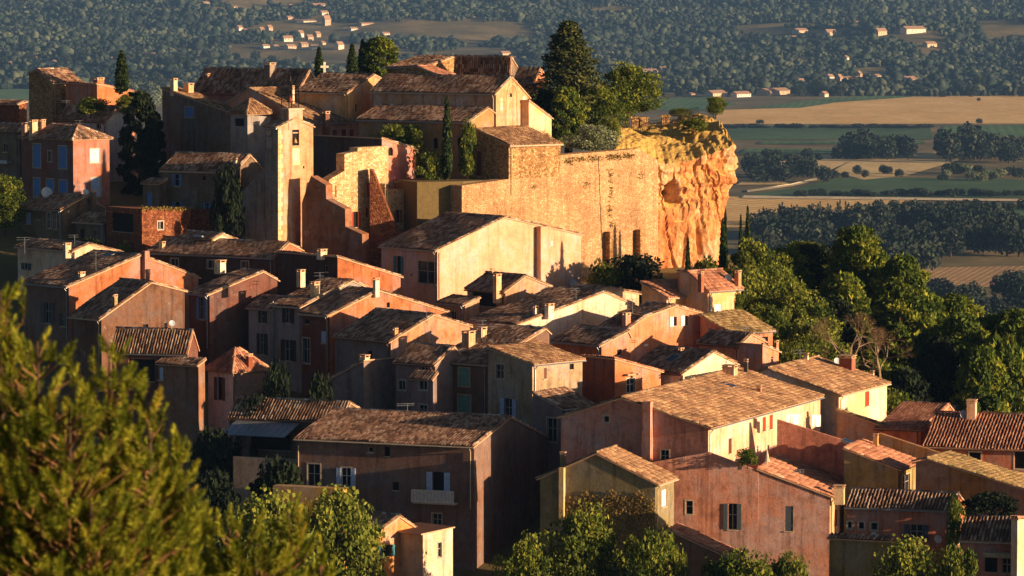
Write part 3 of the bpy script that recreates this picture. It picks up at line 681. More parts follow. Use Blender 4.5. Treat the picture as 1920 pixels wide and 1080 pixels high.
B('RAM', 'high sunlit rubble-stone rampart below the church', 'R', 405, 40, [(866, 348), (952, 336), (1049, 331), (1050, 291), (1196, 279), (1234, 300)], ('m', 1.8), STR, roof='n', name='rampart', cat='wall', base=560)
B('K1', 'low stone house with lit roof just behind the church ridge', 'L', 452, 45, [(751, 128), (783, 126), (822, 142)], 850, ST, 'r')
B('K2', 'old stone house with broken end wall behind the church', 'R', 458, 55, [(792, 128), (850, 108), (858, 118)], ('m', 5), ST, 'o', chim=[(833, 113, 840, 140, 'p', 'dfbd8a')])
B('K3', 'dark-roofed house furthest back behind the church', 'R', 456, 62, [(956, 140), (958, 108), (975, 135)], 852, BRN2)
B('K4', 'small lit roof peeping between the church gable and the cedar', 'R', 446, 60, [(1002, 152), (1014, 130), (1026, 150)], 962, ORG)
# ---- the big beige house and its neighbours
B('BEI', 'large smooth beige house with teal shutters under the rampart', 'R', 391, 40, [(820, 470), (945, 409), (1089, 441)], 715, BEI, wins=[('S', 743, 480, 752, 520, 'oT'), ('S', 783, 490, 818, 532, 'f'), ('S', 770, 513, 773, 519, 'o')], boxes=[('F', 1005, 424, 1024, 540, .75, 'chimney_breast', BEI), ('F', 1028, 452, 1036, 461, .06, 'wall_vent', WHITE)], dish=[(1071, 531, 8, 'F')])
H['BEI'].pipe('F', 823, 474, 560)
B('N19', 'small tan house with a covered courtyard in front of the beige house', 'R', 378, 42, [(948, 547), (985, 519), (1036, 540)], 876, TANP, chim=[(933, 513, 947, 560, 'p', 'd8b080'), (919, 503, 928, 514)], wins=[('S', 885, 549, 930, 575, 'o')])
B('N19b', 'little tiled outbuilding with a lit end wall before the beige house', 'R', 377, 42, [(872, 572), (899, 560)], 822, TANP, wins=[('S', 845, 584, 855, 600, 'f')])
B('N20', 'low cream house with a shallow roof right of the beige house', 'R', 379, 42, [(1088, 556), (1134, 540), (1198, 552)], 1040, CRM, chim=[(1212, 549, 1218, 562)])
B('N21a', 'yellow house with low sunlit roof and a tall plain chimney', 'L', 373.5, 45, [(1203, 532), (1250, 558)], 1326, plaster('dba464', .25), 'r', wins=[('S', 1302, 571, 1314, 583, 'cW')], chim=[(1272, 511, 1288, 549, 'p', 'c07a48')], boxes=[])
B('N21b', 'yellow house with a stepped second roof and climbing red creeper', 'L', 373, 45, [(1274, 512), (1290, 512), (1327, 545)], 1389, plaster('dca668', .25), 'r', wins=[('S', 1340, 570, 1352, 587, 'cW')], chim=[(1309, 508, 1319, 539, 'p', 'a06040'), (1378, 506, 1389, 538, 'p', 'c98a58')], dish=[(1366, 520, 7)])
B('N21c', 'open porch with mossy roof on posts at the edge of the wood', 'L', 364, 45, [(1313, 592), (1371, 626)], 1449, ORG, 'm', wins=[('S', 1415, 632, 1440, 650, 'o')], chim=[(1332, 608, 1342, 626)])
B('N18', 'long dark-roofed house with a cream verge and two white chimneys', 'R', 366, 42, [(972, 609), (1134, 549), (1190, 573)], 882, CRM, chim=[(1008, 573, 1017, 602, 'p', 'dfd0b0'), (1022, 568, 1038, 588, 'p', 'e0d4b8')], dish=[(1046, 584, 7)])
B('N16', 'tall smooth salmon house with two white shutters on its sunny wall', 'R', 362, 42, [(1179, 617), (1210, 595), (1265, 575), (1314, 588)], 1128, SAL, wins=[('F', 1263, 594, 1269, 612, 'o'), ('F', 1284, 592, 1290, 611, 'o'), ('F', 1272, 650, 1281, 660, 'o')], chim=[(1176, 586, 1190, 621)], boxes=[('F', 1256, 594, 1262.5, 612, .05, 'shutter', SHUT['W']), ('F', 1277, 592, 1283.5, 611, .05, 'shutter', SHUT['W']), ('F', 1207, 645, 1215, 649, .04, 'wall_plaque', WHITE)])
H['N16'].antenna(1186, 560, 590)
B('N17', 'orange house with speckled roof in front of the salmon house', 'R', 357, 42, [(1128, 648), (1178, 622), (1182, 630)], 1036, ORG, wins=[('F', 1157, 655, 1166, 667, 'o')])
B('N22', 'small orange house with striped roof, twin doors and a balcony', 'R', 357, 46, [(1387, 648), (1408, 628), (1434, 641)], 1311, SAL, wins=[('F', 1398, 656, 1404, 677, 'oR'), ('F', 1415, 652, 1421, 673, 'oR')], boxes=[('F', 1395, 673, 1428, 676, .7, 'balcony', IRON)])
B('N22b', 'plain peach annex right of the twin-door house', 'R', 355, 46, [(1430, 648), (1460, 660)], ('m', 3), SAL, chim=[(1453, 637, 1459, 658)])
B('N15', 'house with speckled dark roof, skylight and a bright cream gable', 'R', 350, 42, [(1281, 701), (1338, 661), (1382, 683)], 1183, plaster('e6cfa2', .15), chim=[(1272, 651, 1282, 662, 'p', '6a3a26')])
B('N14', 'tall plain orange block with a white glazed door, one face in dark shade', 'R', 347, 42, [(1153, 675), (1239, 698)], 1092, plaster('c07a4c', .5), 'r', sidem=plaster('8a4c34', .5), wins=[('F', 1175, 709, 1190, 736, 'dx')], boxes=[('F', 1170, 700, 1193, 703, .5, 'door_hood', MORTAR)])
B('N12d', 'house with a lit hip-like roof, grey gable and light blue shutters', 'L', 343, 46, [(915, 653), (998, 684)], 1092, plaster('a8906e', .6), 'b', wins=[('F', 930, 683, 945, 710, 'fx'), ('F', 946, 747, 961, 786, 'fL'), ('S', 1020, 690, 1025, 710, 'cN'), ('S', 1068, 682, 1076, 694, 'o')])
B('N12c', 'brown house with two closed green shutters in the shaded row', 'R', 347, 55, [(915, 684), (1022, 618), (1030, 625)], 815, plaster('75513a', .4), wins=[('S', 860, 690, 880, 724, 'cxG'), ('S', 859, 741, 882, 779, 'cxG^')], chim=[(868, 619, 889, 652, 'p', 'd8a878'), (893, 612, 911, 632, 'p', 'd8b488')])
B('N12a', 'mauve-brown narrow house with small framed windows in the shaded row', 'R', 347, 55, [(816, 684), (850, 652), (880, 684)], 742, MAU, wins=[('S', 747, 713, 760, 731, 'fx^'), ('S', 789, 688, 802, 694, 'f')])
B('N12b', 'little projecting stair tower with its own tiled hood in the shaded row', 'R', 345, 55, [(812, 711), (819, 702)], 772, MAU, wins=[('S', 786, 714, 801, 731, 'fx'), ('S', 786, 759, 801, 779, 'fx')])
B('N13', 'shaded mauve house with white verge line and tall white-framed window', 'L', 336, 46, [(999, 738), (1054, 767)], 1114, MAU, 'o', wins=[('F', 1026, 784, 1044, 828, 'fx')])
B('N11', 'blank grey-brown house with a steep side verge in the shaded row', 'L', 350, 46, [(622, 711), (682, 678)], 743, plaster('8a7468', .4), 'o', chim=[(675, 664, 692, 680, 'p', 'dfc8a0')])
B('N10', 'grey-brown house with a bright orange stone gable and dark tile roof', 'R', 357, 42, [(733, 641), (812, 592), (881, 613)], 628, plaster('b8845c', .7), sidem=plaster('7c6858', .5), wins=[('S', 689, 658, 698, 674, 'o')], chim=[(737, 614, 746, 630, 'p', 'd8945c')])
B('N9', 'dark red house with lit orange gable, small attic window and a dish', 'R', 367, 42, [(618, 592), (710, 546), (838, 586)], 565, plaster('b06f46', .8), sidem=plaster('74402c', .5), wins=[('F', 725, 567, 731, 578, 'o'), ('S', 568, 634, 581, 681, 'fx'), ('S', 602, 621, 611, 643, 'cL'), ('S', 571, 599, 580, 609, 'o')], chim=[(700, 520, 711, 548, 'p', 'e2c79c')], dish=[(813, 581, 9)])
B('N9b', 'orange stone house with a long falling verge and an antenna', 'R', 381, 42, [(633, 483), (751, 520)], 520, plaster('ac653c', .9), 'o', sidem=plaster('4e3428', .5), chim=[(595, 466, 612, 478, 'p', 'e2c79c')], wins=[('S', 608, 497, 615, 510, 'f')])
H['N9b'].antenna(704, 500, 520)
B('N8', 'pale grey house with dark shutters and a lit stone parapet', 'R', 371, 50, [(566, 576), (660, 528), (690, 541)], 511, GRY, wins=[('S', 535, 575, 546, 606, 'fK'), ('S', 534, 637, 548, 677, 'fK')], chim=[(566, 505, 580, 530, 'p', 'e0c08c'), (583, 527, 598, 556, 'p', 'e0c08c')])
B('N8b', 'narrower pale grey house with arched shuttered windows, left of its twin', 'R', 373, 50, [(511, 579), (540, 560), (570, 575)], 466, plaster('9a8f84', .4), wins=[('S', 489, 583, 497, 606, 'fK'), ('S', 487, 625, 497, 665, 'fK^')])
H['N8'].pipe('S', 513, 565, 680, WHITE)
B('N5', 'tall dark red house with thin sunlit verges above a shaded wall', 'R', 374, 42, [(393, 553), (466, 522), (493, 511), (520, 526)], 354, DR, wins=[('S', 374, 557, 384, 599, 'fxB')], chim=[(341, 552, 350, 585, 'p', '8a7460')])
B('N7', 'little pavilion with a pyramid tile roof, one white wall and brown shutters', 'R', 356, 45, [(437, 700), (500, 698)], 390, plaster('7a5c4a', .9), 'r', sidem=WHT, hip=1.9, wins=[('S', 407, 707, 417, 751, 'oN')], chim=[(462, 662, 473, 690, 'p', '8a4c30')], name='garden_pavilion')
B('N6', 'low dark red garage house with striped tile roof behind the pine', 'R', 356, 72, [(351, 661), (361, 622), (371, 655)], 210, DR, wins=[('S', 241, 673, 290, 716, 'o'), ('S', 296, 690, 305, 712, 'f')], dish=[(323, 606, 6)])
B('N6b', 'small shaded lean-to with a pale door, next to the garage', 'R', 354, 60, [(372, 686), (384, 676)], 297, BRN, wins=[('S', 299, 689, 306, 712, 'cL')])
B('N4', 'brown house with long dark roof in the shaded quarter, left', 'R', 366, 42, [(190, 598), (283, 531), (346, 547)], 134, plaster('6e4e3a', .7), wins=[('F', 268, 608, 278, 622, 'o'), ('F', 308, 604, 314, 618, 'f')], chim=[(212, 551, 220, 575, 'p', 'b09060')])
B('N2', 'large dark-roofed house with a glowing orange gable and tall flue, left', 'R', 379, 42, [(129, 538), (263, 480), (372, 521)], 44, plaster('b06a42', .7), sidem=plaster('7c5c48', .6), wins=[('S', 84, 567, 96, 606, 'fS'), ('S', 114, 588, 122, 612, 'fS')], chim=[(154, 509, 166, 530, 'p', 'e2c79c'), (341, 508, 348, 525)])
H['N2'].pbox('F', 266, 470, 275, 522, .5, 'flue')
B('N3', 'low house with a mossy roof and lit triangle of gable at the left', 'R', 393, 42, [(140, 471), (167, 459), (226, 474)], 33, CRM, chim=[(125, 455, 139, 476)], wins=[('S', 45, 493, 54, 506, 'fS')])
H['N3'].antenna(140, 440, 462); H['N3'].antenna(53, 445, 470, 1.4)
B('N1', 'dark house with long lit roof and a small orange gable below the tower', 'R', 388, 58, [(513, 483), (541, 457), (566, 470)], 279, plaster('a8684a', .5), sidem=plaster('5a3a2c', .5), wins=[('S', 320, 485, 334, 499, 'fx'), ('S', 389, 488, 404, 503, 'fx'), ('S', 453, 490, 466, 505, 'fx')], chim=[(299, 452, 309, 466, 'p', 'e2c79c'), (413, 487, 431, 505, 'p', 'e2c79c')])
B('N1b', 'gable tip of a cream house just above the long lit roof', 'R', 394, 45, [(401, 449), (416, 440), (446, 452)], ('m', 5), CRM)
B('SH', 'low workshop with metal-panel roof in the dark garden', 'R', 338, 68, [(640, 790), (655, 757), (684, 775)], 430, BRN2, 'o', wins=[('S', 470, 815, 545, 845, 'o')])
# ---- front row
H1 = B('H1', 'big brown front house with striped tile roof and white balcony', 'R', 322, 68, [(889, 838), (956, 784), (1040, 828)], 556, plaster('80604e', .45), wins=[('S', 577, 870, 600, 912, 'fx'), ('S', 640, 877, 658, 912, 'dxL'), ('S', 690, 838, 699, 848, 'f'), ('S', 720, 838, 731, 857, 'o'), ('S', 735, 904, 748, 921, 'o'), ('S', 811, 885, 833, 921, 'oL'), ('S', 811, 963, 828, 988, 'fx')])
H1.antenna(764, 756, 775, 1.6); H1.pipe('S', 560, 835, 1000)
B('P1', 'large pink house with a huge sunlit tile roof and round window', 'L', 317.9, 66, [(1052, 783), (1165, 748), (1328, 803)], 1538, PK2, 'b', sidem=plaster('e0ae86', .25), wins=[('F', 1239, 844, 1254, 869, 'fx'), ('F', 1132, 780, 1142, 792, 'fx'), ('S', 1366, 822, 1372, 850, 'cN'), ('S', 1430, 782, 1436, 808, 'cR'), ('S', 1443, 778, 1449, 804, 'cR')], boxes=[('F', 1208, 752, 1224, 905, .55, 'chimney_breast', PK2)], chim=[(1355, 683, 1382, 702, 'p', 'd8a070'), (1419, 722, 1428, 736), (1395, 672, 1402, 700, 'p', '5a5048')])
B('P2', 'cream house with a high sunlit roof, red shutter and a brick chimney stack', 'L', 344, 64, [(1390, 712), (1440, 693), (1573, 741)], 1663, plaster('e4c08a', .3), 'b', wins=[('S', 1622, 734, 1630, 761, 'cR')], chim=[(1574, 665, 1603, 694, 'p', '9a5030'), (1508, 661, 1516, 676), (1632, 694, 1638, 704)], dish=[(1570, 677, 7)])
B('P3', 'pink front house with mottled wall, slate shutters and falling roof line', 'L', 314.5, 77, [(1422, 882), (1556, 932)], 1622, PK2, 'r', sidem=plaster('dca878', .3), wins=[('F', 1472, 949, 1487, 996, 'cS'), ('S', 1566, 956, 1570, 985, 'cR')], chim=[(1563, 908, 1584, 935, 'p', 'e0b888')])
B('P1b', 'lower pink wall below the round window, joined to the mottled facade', 'L', 315.75, 77, [(1210, 869), (1329, 848), (1422, 883)], ('m', .35), PK2, roof='n', part_of=H['P3'], wins=[('F', 1286, 939, 1299, 964, 'fx'), ('F', 1365, 944, 1382, 993, 'fS')])
B('P4', 'olive-grey house with a pale tile roof and ivy-rough wall, front', 'L', 311, 69, [(1013, 898), (1118, 852), (1229, 908)], 1264, OLV, 'b', wins=[('S', 1241, 918, 1249, 950, 'cW')], boxes=[('F', 1051, 876, 1060, 985, .4, 'chimney_breast', plaster('d8b070', .3))], chim=[(1050, 846, 1061, 878)])
B('P4b', 'narrow lean-to roof running down along the pink wall', 'L', 309, 69, [(1253, 995), (1372, 1049)], 1392, plaster('7a5a3c', .6), 'r')
B('P5', 'weathered terracotta-red yard wall with dark drip stains', 'L', 324, 76, [(1457, 787), (1583, 826)], ('m', .45), TER, roof='n', name='yard_wall', cat='wall')
B('P6', 'olive house with flat terracotta roof and sunny end window', 'L', 318, 69, [(1583, 843), (1684, 881)], 1720, plaster('a08a4e', .6), 'r', wins=[('S', 1692, 890, 1706, 922, 'fx')], chim=[(1637, 812, 1647, 838, 'p', 'd0a060')])
H['P6'].pipe('S', 1711, 878, 925)
B('P7b', 'dark ochre yard wall with mossy coping', 'L', 324, 69, [(1648, 812), (1782, 856)], ('m', .5), OCH, roof='n', name='yard_wall', cat='wall')
B('P7', 'long dark ochre building with a mossy roof falling to the right edge', 'L', 309, 60, [(1717, 868), (1738, 862), (1990, 940)], ('m', 4.5), OCH, 'm')
B('P7c', 'mossy roof of the low range behind the laundry terrace', 'L', 336, 69, [(1570, 770), (1690, 812)], 1660, TANP, 'm')
B('P8', 'orange house with bold striped tile roof and lit half gable', 'R', 335, 66, [(1727, 807), (1779, 761), (1790, 775)], 1643, ORG, 'r', wins=[])
B('P9', 'long orange-red house with striped roof at the right edge', 'R', 326, 74, [(1990, 845), (2010, 783), (2030, 840)], 1732, plaster('b4643c', .4), 'r', wins=[('S', 1817, 848, 1839, 868, 'ox'), ('S', 1902, 846, 1935, 880, 'ox')], chim=[(1814, 748, 1830, 785, 'p', 'd8a070')], dish=[(1808, 777, 9)])
B('P10', 'pink house with three small square windows and slate shutters, lower right', 'R', 299, 72, [(1787, 956), (1796, 928), (1811, 948)], 1588, plaster('c47a58', .4), wins=[('S', 1589, 978, 1597, 991, 'fx'), ('S', 1610, 979, 1620, 992, 'fx'), ('S', 1633, 980, 1645, 994, 'fx'), ('S', 1707, 983, 1730, 1014, 'fS')])
H['P10'].dish(1641, 1004, 8, 'S'); H['P10'].dish(1761, 1010, 8, 'S')
B('P10b', 'low olive garden wall with a tiled coping, lower right', 'R', 296.5, 70, [(1668, 1015), (1672, 1010)], 1555, OLV, 'o', name='garden_wall', cat='wall')
B('P11', 'salmon house with dark striped roof and a pale awning, lower right corner', 'R', 293, 72, [(1906, 1014), (1916, 975), (1925, 1000)], 1801, plaster('c9785a', .25), wins=[('S', 1846, 1046, 1870, 1074, 'o'), ('S', 1879, 1047, 1897, 1074, 'f')], boxes=[('S', 1846, 1035, 1898, 1043, .7, 'awning', plain('awning_cloth', 'b0a080'))])
B('P12', 'lit cream end of a house cut by the right edge', 'R', 291, 60, [(1908, 975), (1960, 975)], ('m', .5), CRM, 'r')
B('Q1', 'small orange gabled house dappled by tree shadow, bottom centre', 'R', 296, 48, [(703, 1003), (748, 970), (791, 999)], 660, plaster('d08a4c', .35), wins=[('F', 715, 1022, 733, 1045, 'oT')])
B('Q2', 'cream flat-topped annex with a narrow window, bottom centre', 'R', 296.5, 48, [(793, 1002), (849, 990)], ('m', 3.5), CRM, 'p', wins=[('F', 821, 1017, 828, 1045, 'fx')])
B('Q3', 'yellow terrace wall left of the brown front house', 'R', 317, 68, [(640, 917), (650, 914)], 512, plaster('c0903c', .5), roof='n', name='terrace_wall', cat='wall')
B('Q4', 'low grey garden wall in the shade left of the front house', 'R', 328, 68, [(556, 862), (560, 861)], 437, plaster('8a7a68', .6), roof='n', name='garden_wall', cat='wall')
# ---- special parts
def fbox(h, name, f, x0, y0, x1, y1, proj, mat): return h.pbox(f, x0, y0, x1, y1, proj, name, mat)
# balcony of the front house
m = MB(); h = H1
a0, a1 = sorted((h.side(781, 930)[0], h.side(859, 930)[0])); z0, z1 = h.side(820, 943)[1], h.side(820, 918)[1]
def sp(a, z, d): return np.array(h.loc(h.fp('S', a, z, d)))
m.box(sp(a0, z0, -.95), sp(a1, z0, -.95) - sp(a0, z0, -.95), sp(a0, z0, .05) - sp(a0, z0, -.95), np.array((0, 0, .12)))
bal = m.build('balcony', CREAM, h.root)
n = int((a1 - a0) / .12)
m = MB()
for i in range(n + 1):
    a = a0 + (a1 - a0) * i / n; m.box(sp(a, z0 + .12, -.93), (sp(a + .085, 0, 0) - sp(a, 0, 0)), sp(a, 0, .03) - sp(a, 0, 0), np.array((0, 0, z1 - z0 - .12)))
m.box(sp(a0, z1, -.95), sp(a1, 0, 0) - sp(a0, 0, 0), sp(a0, 0, .06) - sp(a0, 0, 0), np.array((0, 0, .05))); m.build('balustrade', WHITE, bal)
# campanile, bell, clock of the tower
h = H['T1']; s0, s1 = h.front(541, 206)[0], h.front(567, 206)[0]; ztop = h.front(553, 206)[1]; zr = h.front(553, 232)[1]; D1 = h.side(507, 206)[0]
m = MB(); m.box(h.loc(h.W(s0, -.06, zr - .6)), h.w * (s1 - s0), h.e * (D1 + .06), np.array((0, 0, ztop - zr + .6)))
tb = m.build('bell_cote', TOWER, h.root); m = MB(); m.box(h.loc(h.W(s0 - .12, -.18, ztop)), h.w * (s1 - s0 + .24), h.e * (D1 + .24), np.array((0, 0, .16))); m.build('cornice', CREAM, tb)
m = MB(); cx, ct = (s0 + s1) / 2 - .2, D1 * .5; zc = ztop + .16; hh = (205 - 140) / FPX * h.A[1]
base = np.array(h.loc(h.W(cx, ct, zc)))
for i, j in ((-1, -1), (1, -1), (1, 1), (-1, 1)):
    q = base + h.w * .62 * i + h.e * .62 * j; m.tube([q, q + (0, 0, hh * .55), base + h.w * .22 * i + h.e * .22 * j + (0, 0, hh * .78), base + (0, 0, hh)], .05, 5)
for k in (.2, .38, .55):
    c = [base + h.w * .62 * i + h.e * .62 * j + (0, 0, hh * k) for i, j in ((-1, -1), (1, -1), (1, 1), (-1, 1), (-1, -1))]; m.tube(c, .035, 4)
m.tube([base + (0, 0, hh * .78), base + (0, 0, hh * 1.06)], [.16, .02], 6); cmp_ = m.build('campanile', IRON, h.root)
def bell(parent, c, r, mat):
    m = MB(); K = 12; pr = [(0.0, .95), (.45, .9), (.55, .6), (.65, .3), (.85, .1), (1.0, 0)]; v = []; f = []
    for a, b in pr: v += [c + np.array((r * a * math.cos(2 * math.pi * k / K), r * a * math.sin(2 * math.pi * k / K), r * 1.5 * b)) for k in range(K)]
    for i in range(len(pr) - 1): f += [(i * K + k, i * K + (k + 1) % K, (i + 1) * K + (k + 1) % K, (i + 1) * K + k) for k in range(K)]
    m.add(v, f); m.tube([c + (0, 0, r * 1.4), c + (0, 0, r * 1.9)], .05, 5); return m.build('bell', mat, parent, smooth=True)
BRZ = plain('bell_bronze', 'b89a6a', .5, .3)
bell(h.root, base + np.array((0, 0, hh * .16)), .36, plain('bell_red_rust', '8a3a24', .8))
bell(h.root, np.array(h.loc(h.W(*[h.front(554.5, 268)[0]], .1, h.front(554.5, 268)[1]))), .27, BRZ)
m = MB(); p = h.front(554.5, 250); m.box(h.loc(h.W(p[0] - .32, .05, p[1])), h.w * .64, h.e * .14, np.array((0, 0, .1))); m.build('bell_beam', CREAM, h.root)
a, z = h.side(504, 247); c = np.array(h.loc(h.fp('S', a, z, -.06))); m = MB(); K = 20; r = .42
rim = [c + r * (math.cos(2 * math.pi * k / K) * h.e + math.sin(2 * math.pi * k / K) * np.array((0, 0, 1.))) for k in range(K)]
m.add(rim + [q + h.w * .08 for q in rim], [tuple(range(K))] + [(k, (k + 1) % K, K + (k + 1) % K, K + k) for k in range(K)]); ck = m.build('clock_face', CREAM, h.root)
m = MB()
for ang, L in ((2.2, .3), (.6, .2)):
    m.tube([c - h.w * .03, c - h.w * .03 + L * (math.cos(ang) * h.e + math.sin(ang) * np.array((0, 0, 1.)))], .022, 4)
for k in range(12):
    q = c - h.w * .02 + .36 * (math.cos(k * math.pi / 6) * h.e + math.sin(k * math.pi / 6) * np.array((0, 0, 1.))); m.tube([q * 1 - .04 * (q - c) / .36, q + .04 * (q - c) / .36], .016, 4)
m.build('clock_hands', IRON, ck)
h.pbox('S', 500, 257, 511, 278, .04, 'plaster_panel', plaster('a89884', .4)); h.pbox('F', 548, 278, 561, 309, .035, 'plaster_panel', plaster('e2c48c', .3))
for k in range(24):                                   # quoin blocks on the lit corner
    y = 244 + k * 9; wq = 9 if k % 2 else 6; h.pbox('F', 521.2, y, 521 + wq, y + 8, .03, 'quoin', plaster('e0bf84', .3))
# cross on the church ridge, blind arch on the gable
h = H['trans']; b = np.array(h.loc(h.W(h.pts[1][0], h.D - .3, h.pts[1][1] + .15))); m = MB()
m.box(b - (.12, .1, .2), (.24, 0, 0), (0, .2, 0), (0, 0, 1.45)); m.box(b + (-.42, -.11, .62), (.84, 0, 0), (0, .22, 0), (0, 0, .24)); m.build('cross', plain('pale_stone', 'e6d8b8'), h.root)
m = MB(); a, z = CH.front(960, 196); rr = .95; pts = []
for k in range(9):
    t = math.pi * k / 8; pts.append(np.array(CH.loc(CH.W(a + rr * math.cos(t), -.03, z + .9 + rr * 1.35 * math.sin(t)))))
pts = [np.array(CH.loc(CH.W(a + rr, -.03, z - .9)))] + pts + [np.array(CH.loc(CH.W(a - rr, -.03, z - .9)))]
m.tube(pts, .07, 5); m.build('blind_arch', plaster('e4c68e', .3), CH.root)
for x, y in ((940, 187), (940, 195), (940, 203), (982, 184), (982, 193)): CH.pbox('F', x - 2, y - 3, x + 2, y + 3, .03, 'stone_block', plaster('eedcae', .2))
# workshop roof panels
h = H['SH']; m = MB(); p0 = h.side(445, 812); p1 = h.side(565, 800)
for k in range(9):
    a = p1[0] + (p0[0] - p1[0]) * k / 9; m.box(h.loc(h.W(-3.4, a, h.A[2] - 1.2)), h.w * 3.2 + np.array((0, 0, .9)), h.e * (p0[0] - p1[0]) / 9 * .93, np.array((0, 0, .05)))
m.build('roof_panel', METAL, h.root)
# railing by the pink house
h = H['W3']; m = MB()
for x in range(731, 777, 3):
    a, z = h.front(x, 357); m.tube([h.loc(h.W(a, .1, z - .05)), h.loc(h.W(a, .1, z + .85))], .018, 4)
a0, z = h.front(731, 357); a1, _ = h.front(775, 357); m.tube([h.loc(h.W(a0, .1, z + .85)), h.loc(h.W(a1, .1, z + .85))], .025, 4); m.build('railing', IRON, h.root)
# skylights
for key, x, y, sx, sy in (('P1', 1362, 722, .55, .8), ('N15', 1262, 674, .5, .6), ('N1', 378, 447, .5, .7), ('N2', 200, 482, .5, .7), ('P3', 1540, 913, .5, .9), ('P6', 1597, 832, .5, .8)):
    h = H[key]; b = h.roof_hit(x, y); d = ray(x, y); n = max(h.slopes, key=lambda q: -abs((b - q[0][0]) @ q[1]))[1]
    dn = np.array((n[0], n[1], 0)); dn /= np.linalg.norm(dn); L = math.hypot(n[0], n[1]); dn = dn * n[2] - np.array((0, 0, 1)) * L; ac = np.cross(n, dn); b = np.array(h.loc(b))
    m = MB(); m.box(b - ac * sx - dn * sy - n * .05, ac * 2 * sx, dn * 2 * sy, n * .2); fr = m.build('skylight', METAL, h.root)
    m = MB(); m.box(b - ac * (sx - .08) - dn * (sy - .08) + n * .152, ac * 2 * (sx - .08), dn * 2 * (sy - .08), n * .01); m.build('skylight_glass', GLASS, fr)

# roof terrace of the pink house: floor and far parapet
h = H['P3']; m = MB(); za = h.front(1424, 884)[1]; sA, sB = h.front(1334, 860)[0], h.front(1421, 884)[0]
m.box(h.loc(h.W(sA, .3, za - 1.6)), h.w * (sB - sA), h.e * 5.5, np.array((0, 0, .15))); m.build('terrace_floor', plain('terrace_tiles', 'a8704e'), h.root)
m = MB(); m.box(h.loc(h.W(sA + .1, 5.6, za - 1.6)), h.w * (sB - sA + 1.2), h.e * .25, np.array((0, 0, 1.35))); m.build('terrace_parapet', TER, h.root)
# dry ivy on the olive house
h = H['P4']; C = []
for _ in range(5200):
    x = random.uniform(1064, 1229); y = random.uniform(916, 1060)
    if y < 922 + 6 * math.sin(x * .13) + random.random() * 14: continue
    a, z = h.front(x, y); C.append(h.loc(h.W(a, -.03 - .08 * random.random(), z)))
C = np.array(C); n = len(C); d = np.array(h.w) * RNG.normal(0, .5, (n, 1)) + np.array((0, 0, -1.)) + RNG.normal(0, .25, (n, 3)); d /= np.linalg.norm(d, axis=1)[:, None]; a = np.cross(d, -np.array(h.e)); sz = (.05 + .06 * RNG.random(n))[:, None]
iv = np.stack([C - d * sz, C + a * sz * .8 - np.array(h.e) * .05, C + d * sz, C - a * sz * .8], 1).reshape(-1, 3)
o = link('dry_ivy', mesh('dry_ivy', iv, np.arange(n * 4).reshape(-1, 4), [attr_mat('dry_ivy_leaf', [(0, lin('5a4a26')), (.5, lin('8a7038')), (1, lin('b0904c'))], .2)], None, RNG.random(n)), h.root); o['kind'] = 'stuff'
for q in H.values():
    if len(q.label.split()) > 16: print('LONG', q.label)

# plants, buttress piers and a crack on the rampart
def wall_plants(h, spots, name, stops):
    C = []
    for x, y, rx, ry, n in spots:
        for _ in range(n):
            px, py = random.gauss(x, rx), random.gauss(y, ry); a, z = h.front(px, py); C.append(h.loc(h.W(a, -.02 - .22 * random.random(), z)))
    v, f = leaves(np.array(C), .11, 0, None, 1.4); o = link(name, mesh(name, v, f, [attr_mat(name + '_leaf', stops, .2)], None, RNG.random(len(C))), h.root); o['kind'] = 'stuff'
def late():
    h = H['RAM']; wall_plants(h, [(1066, 302, 5, 4, 120), (1088, 299, 5, 3, 90), (1112, 297, 8, 3, 160), (1150, 294, 10, 3, 240), (1178, 292, 7, 3, 140), (1144, 330, 3, 8, 70), (1146, 360, 2.5, 9, 80), (1142, 395, 3, 6, 60), (1148, 420, 3, 6, 50), (1000, 350, 4, 3, 30), (1100, 345, 3, 3, 30), (1200, 330, 4, 5, 40)], 'wall_plants', [(0, lin('4a4420')), (.5, lin('7a6c34')), (1, lin('a08c50'))])
    h = H['M2']; wall_plants(h, [(x, 391, 4, 2, 40) for x in range(270, 356, 7)], 'wall_plants', [(0, lin('5a4c22')), (.5, lin('94803c')), (1, lin('c0a858'))])
    h = H['RAM']
    for x0, x1, y0 in ((1134, 1140, 434), (1191, 1197, 430)): h.pbox('F', x0, y0, x1, 540, .8, 'buttress_pier', ST)
    m = MB(); m.tube([h.loc(h.W(h.front(1122 + .04 * (y - 300) + random.uniform(-.5, .5), y)[0], -.01, h.front(1122, y)[1])) for y in range(298, 470, 12)], .035, 4); m.build('crack', DARKIN, h.root)
for k, x, y0, y1 in (('N10', 800, 575, 600), ('N12c', 905, 600, 640), ('P2', 1500, 655, 690), ('P9', 1790, 760, 785), ('N18', 1080, 540, 565), ('N8', 600, 510, 545), ('A4', 150, 225, 255), ('N22', 1398, 612, 632), ('P3', 1500, 880, 905), ('M3', 420, 285, 305), ('N2', 180, 470, 510)): H[k].antenna(x, y0, y1)
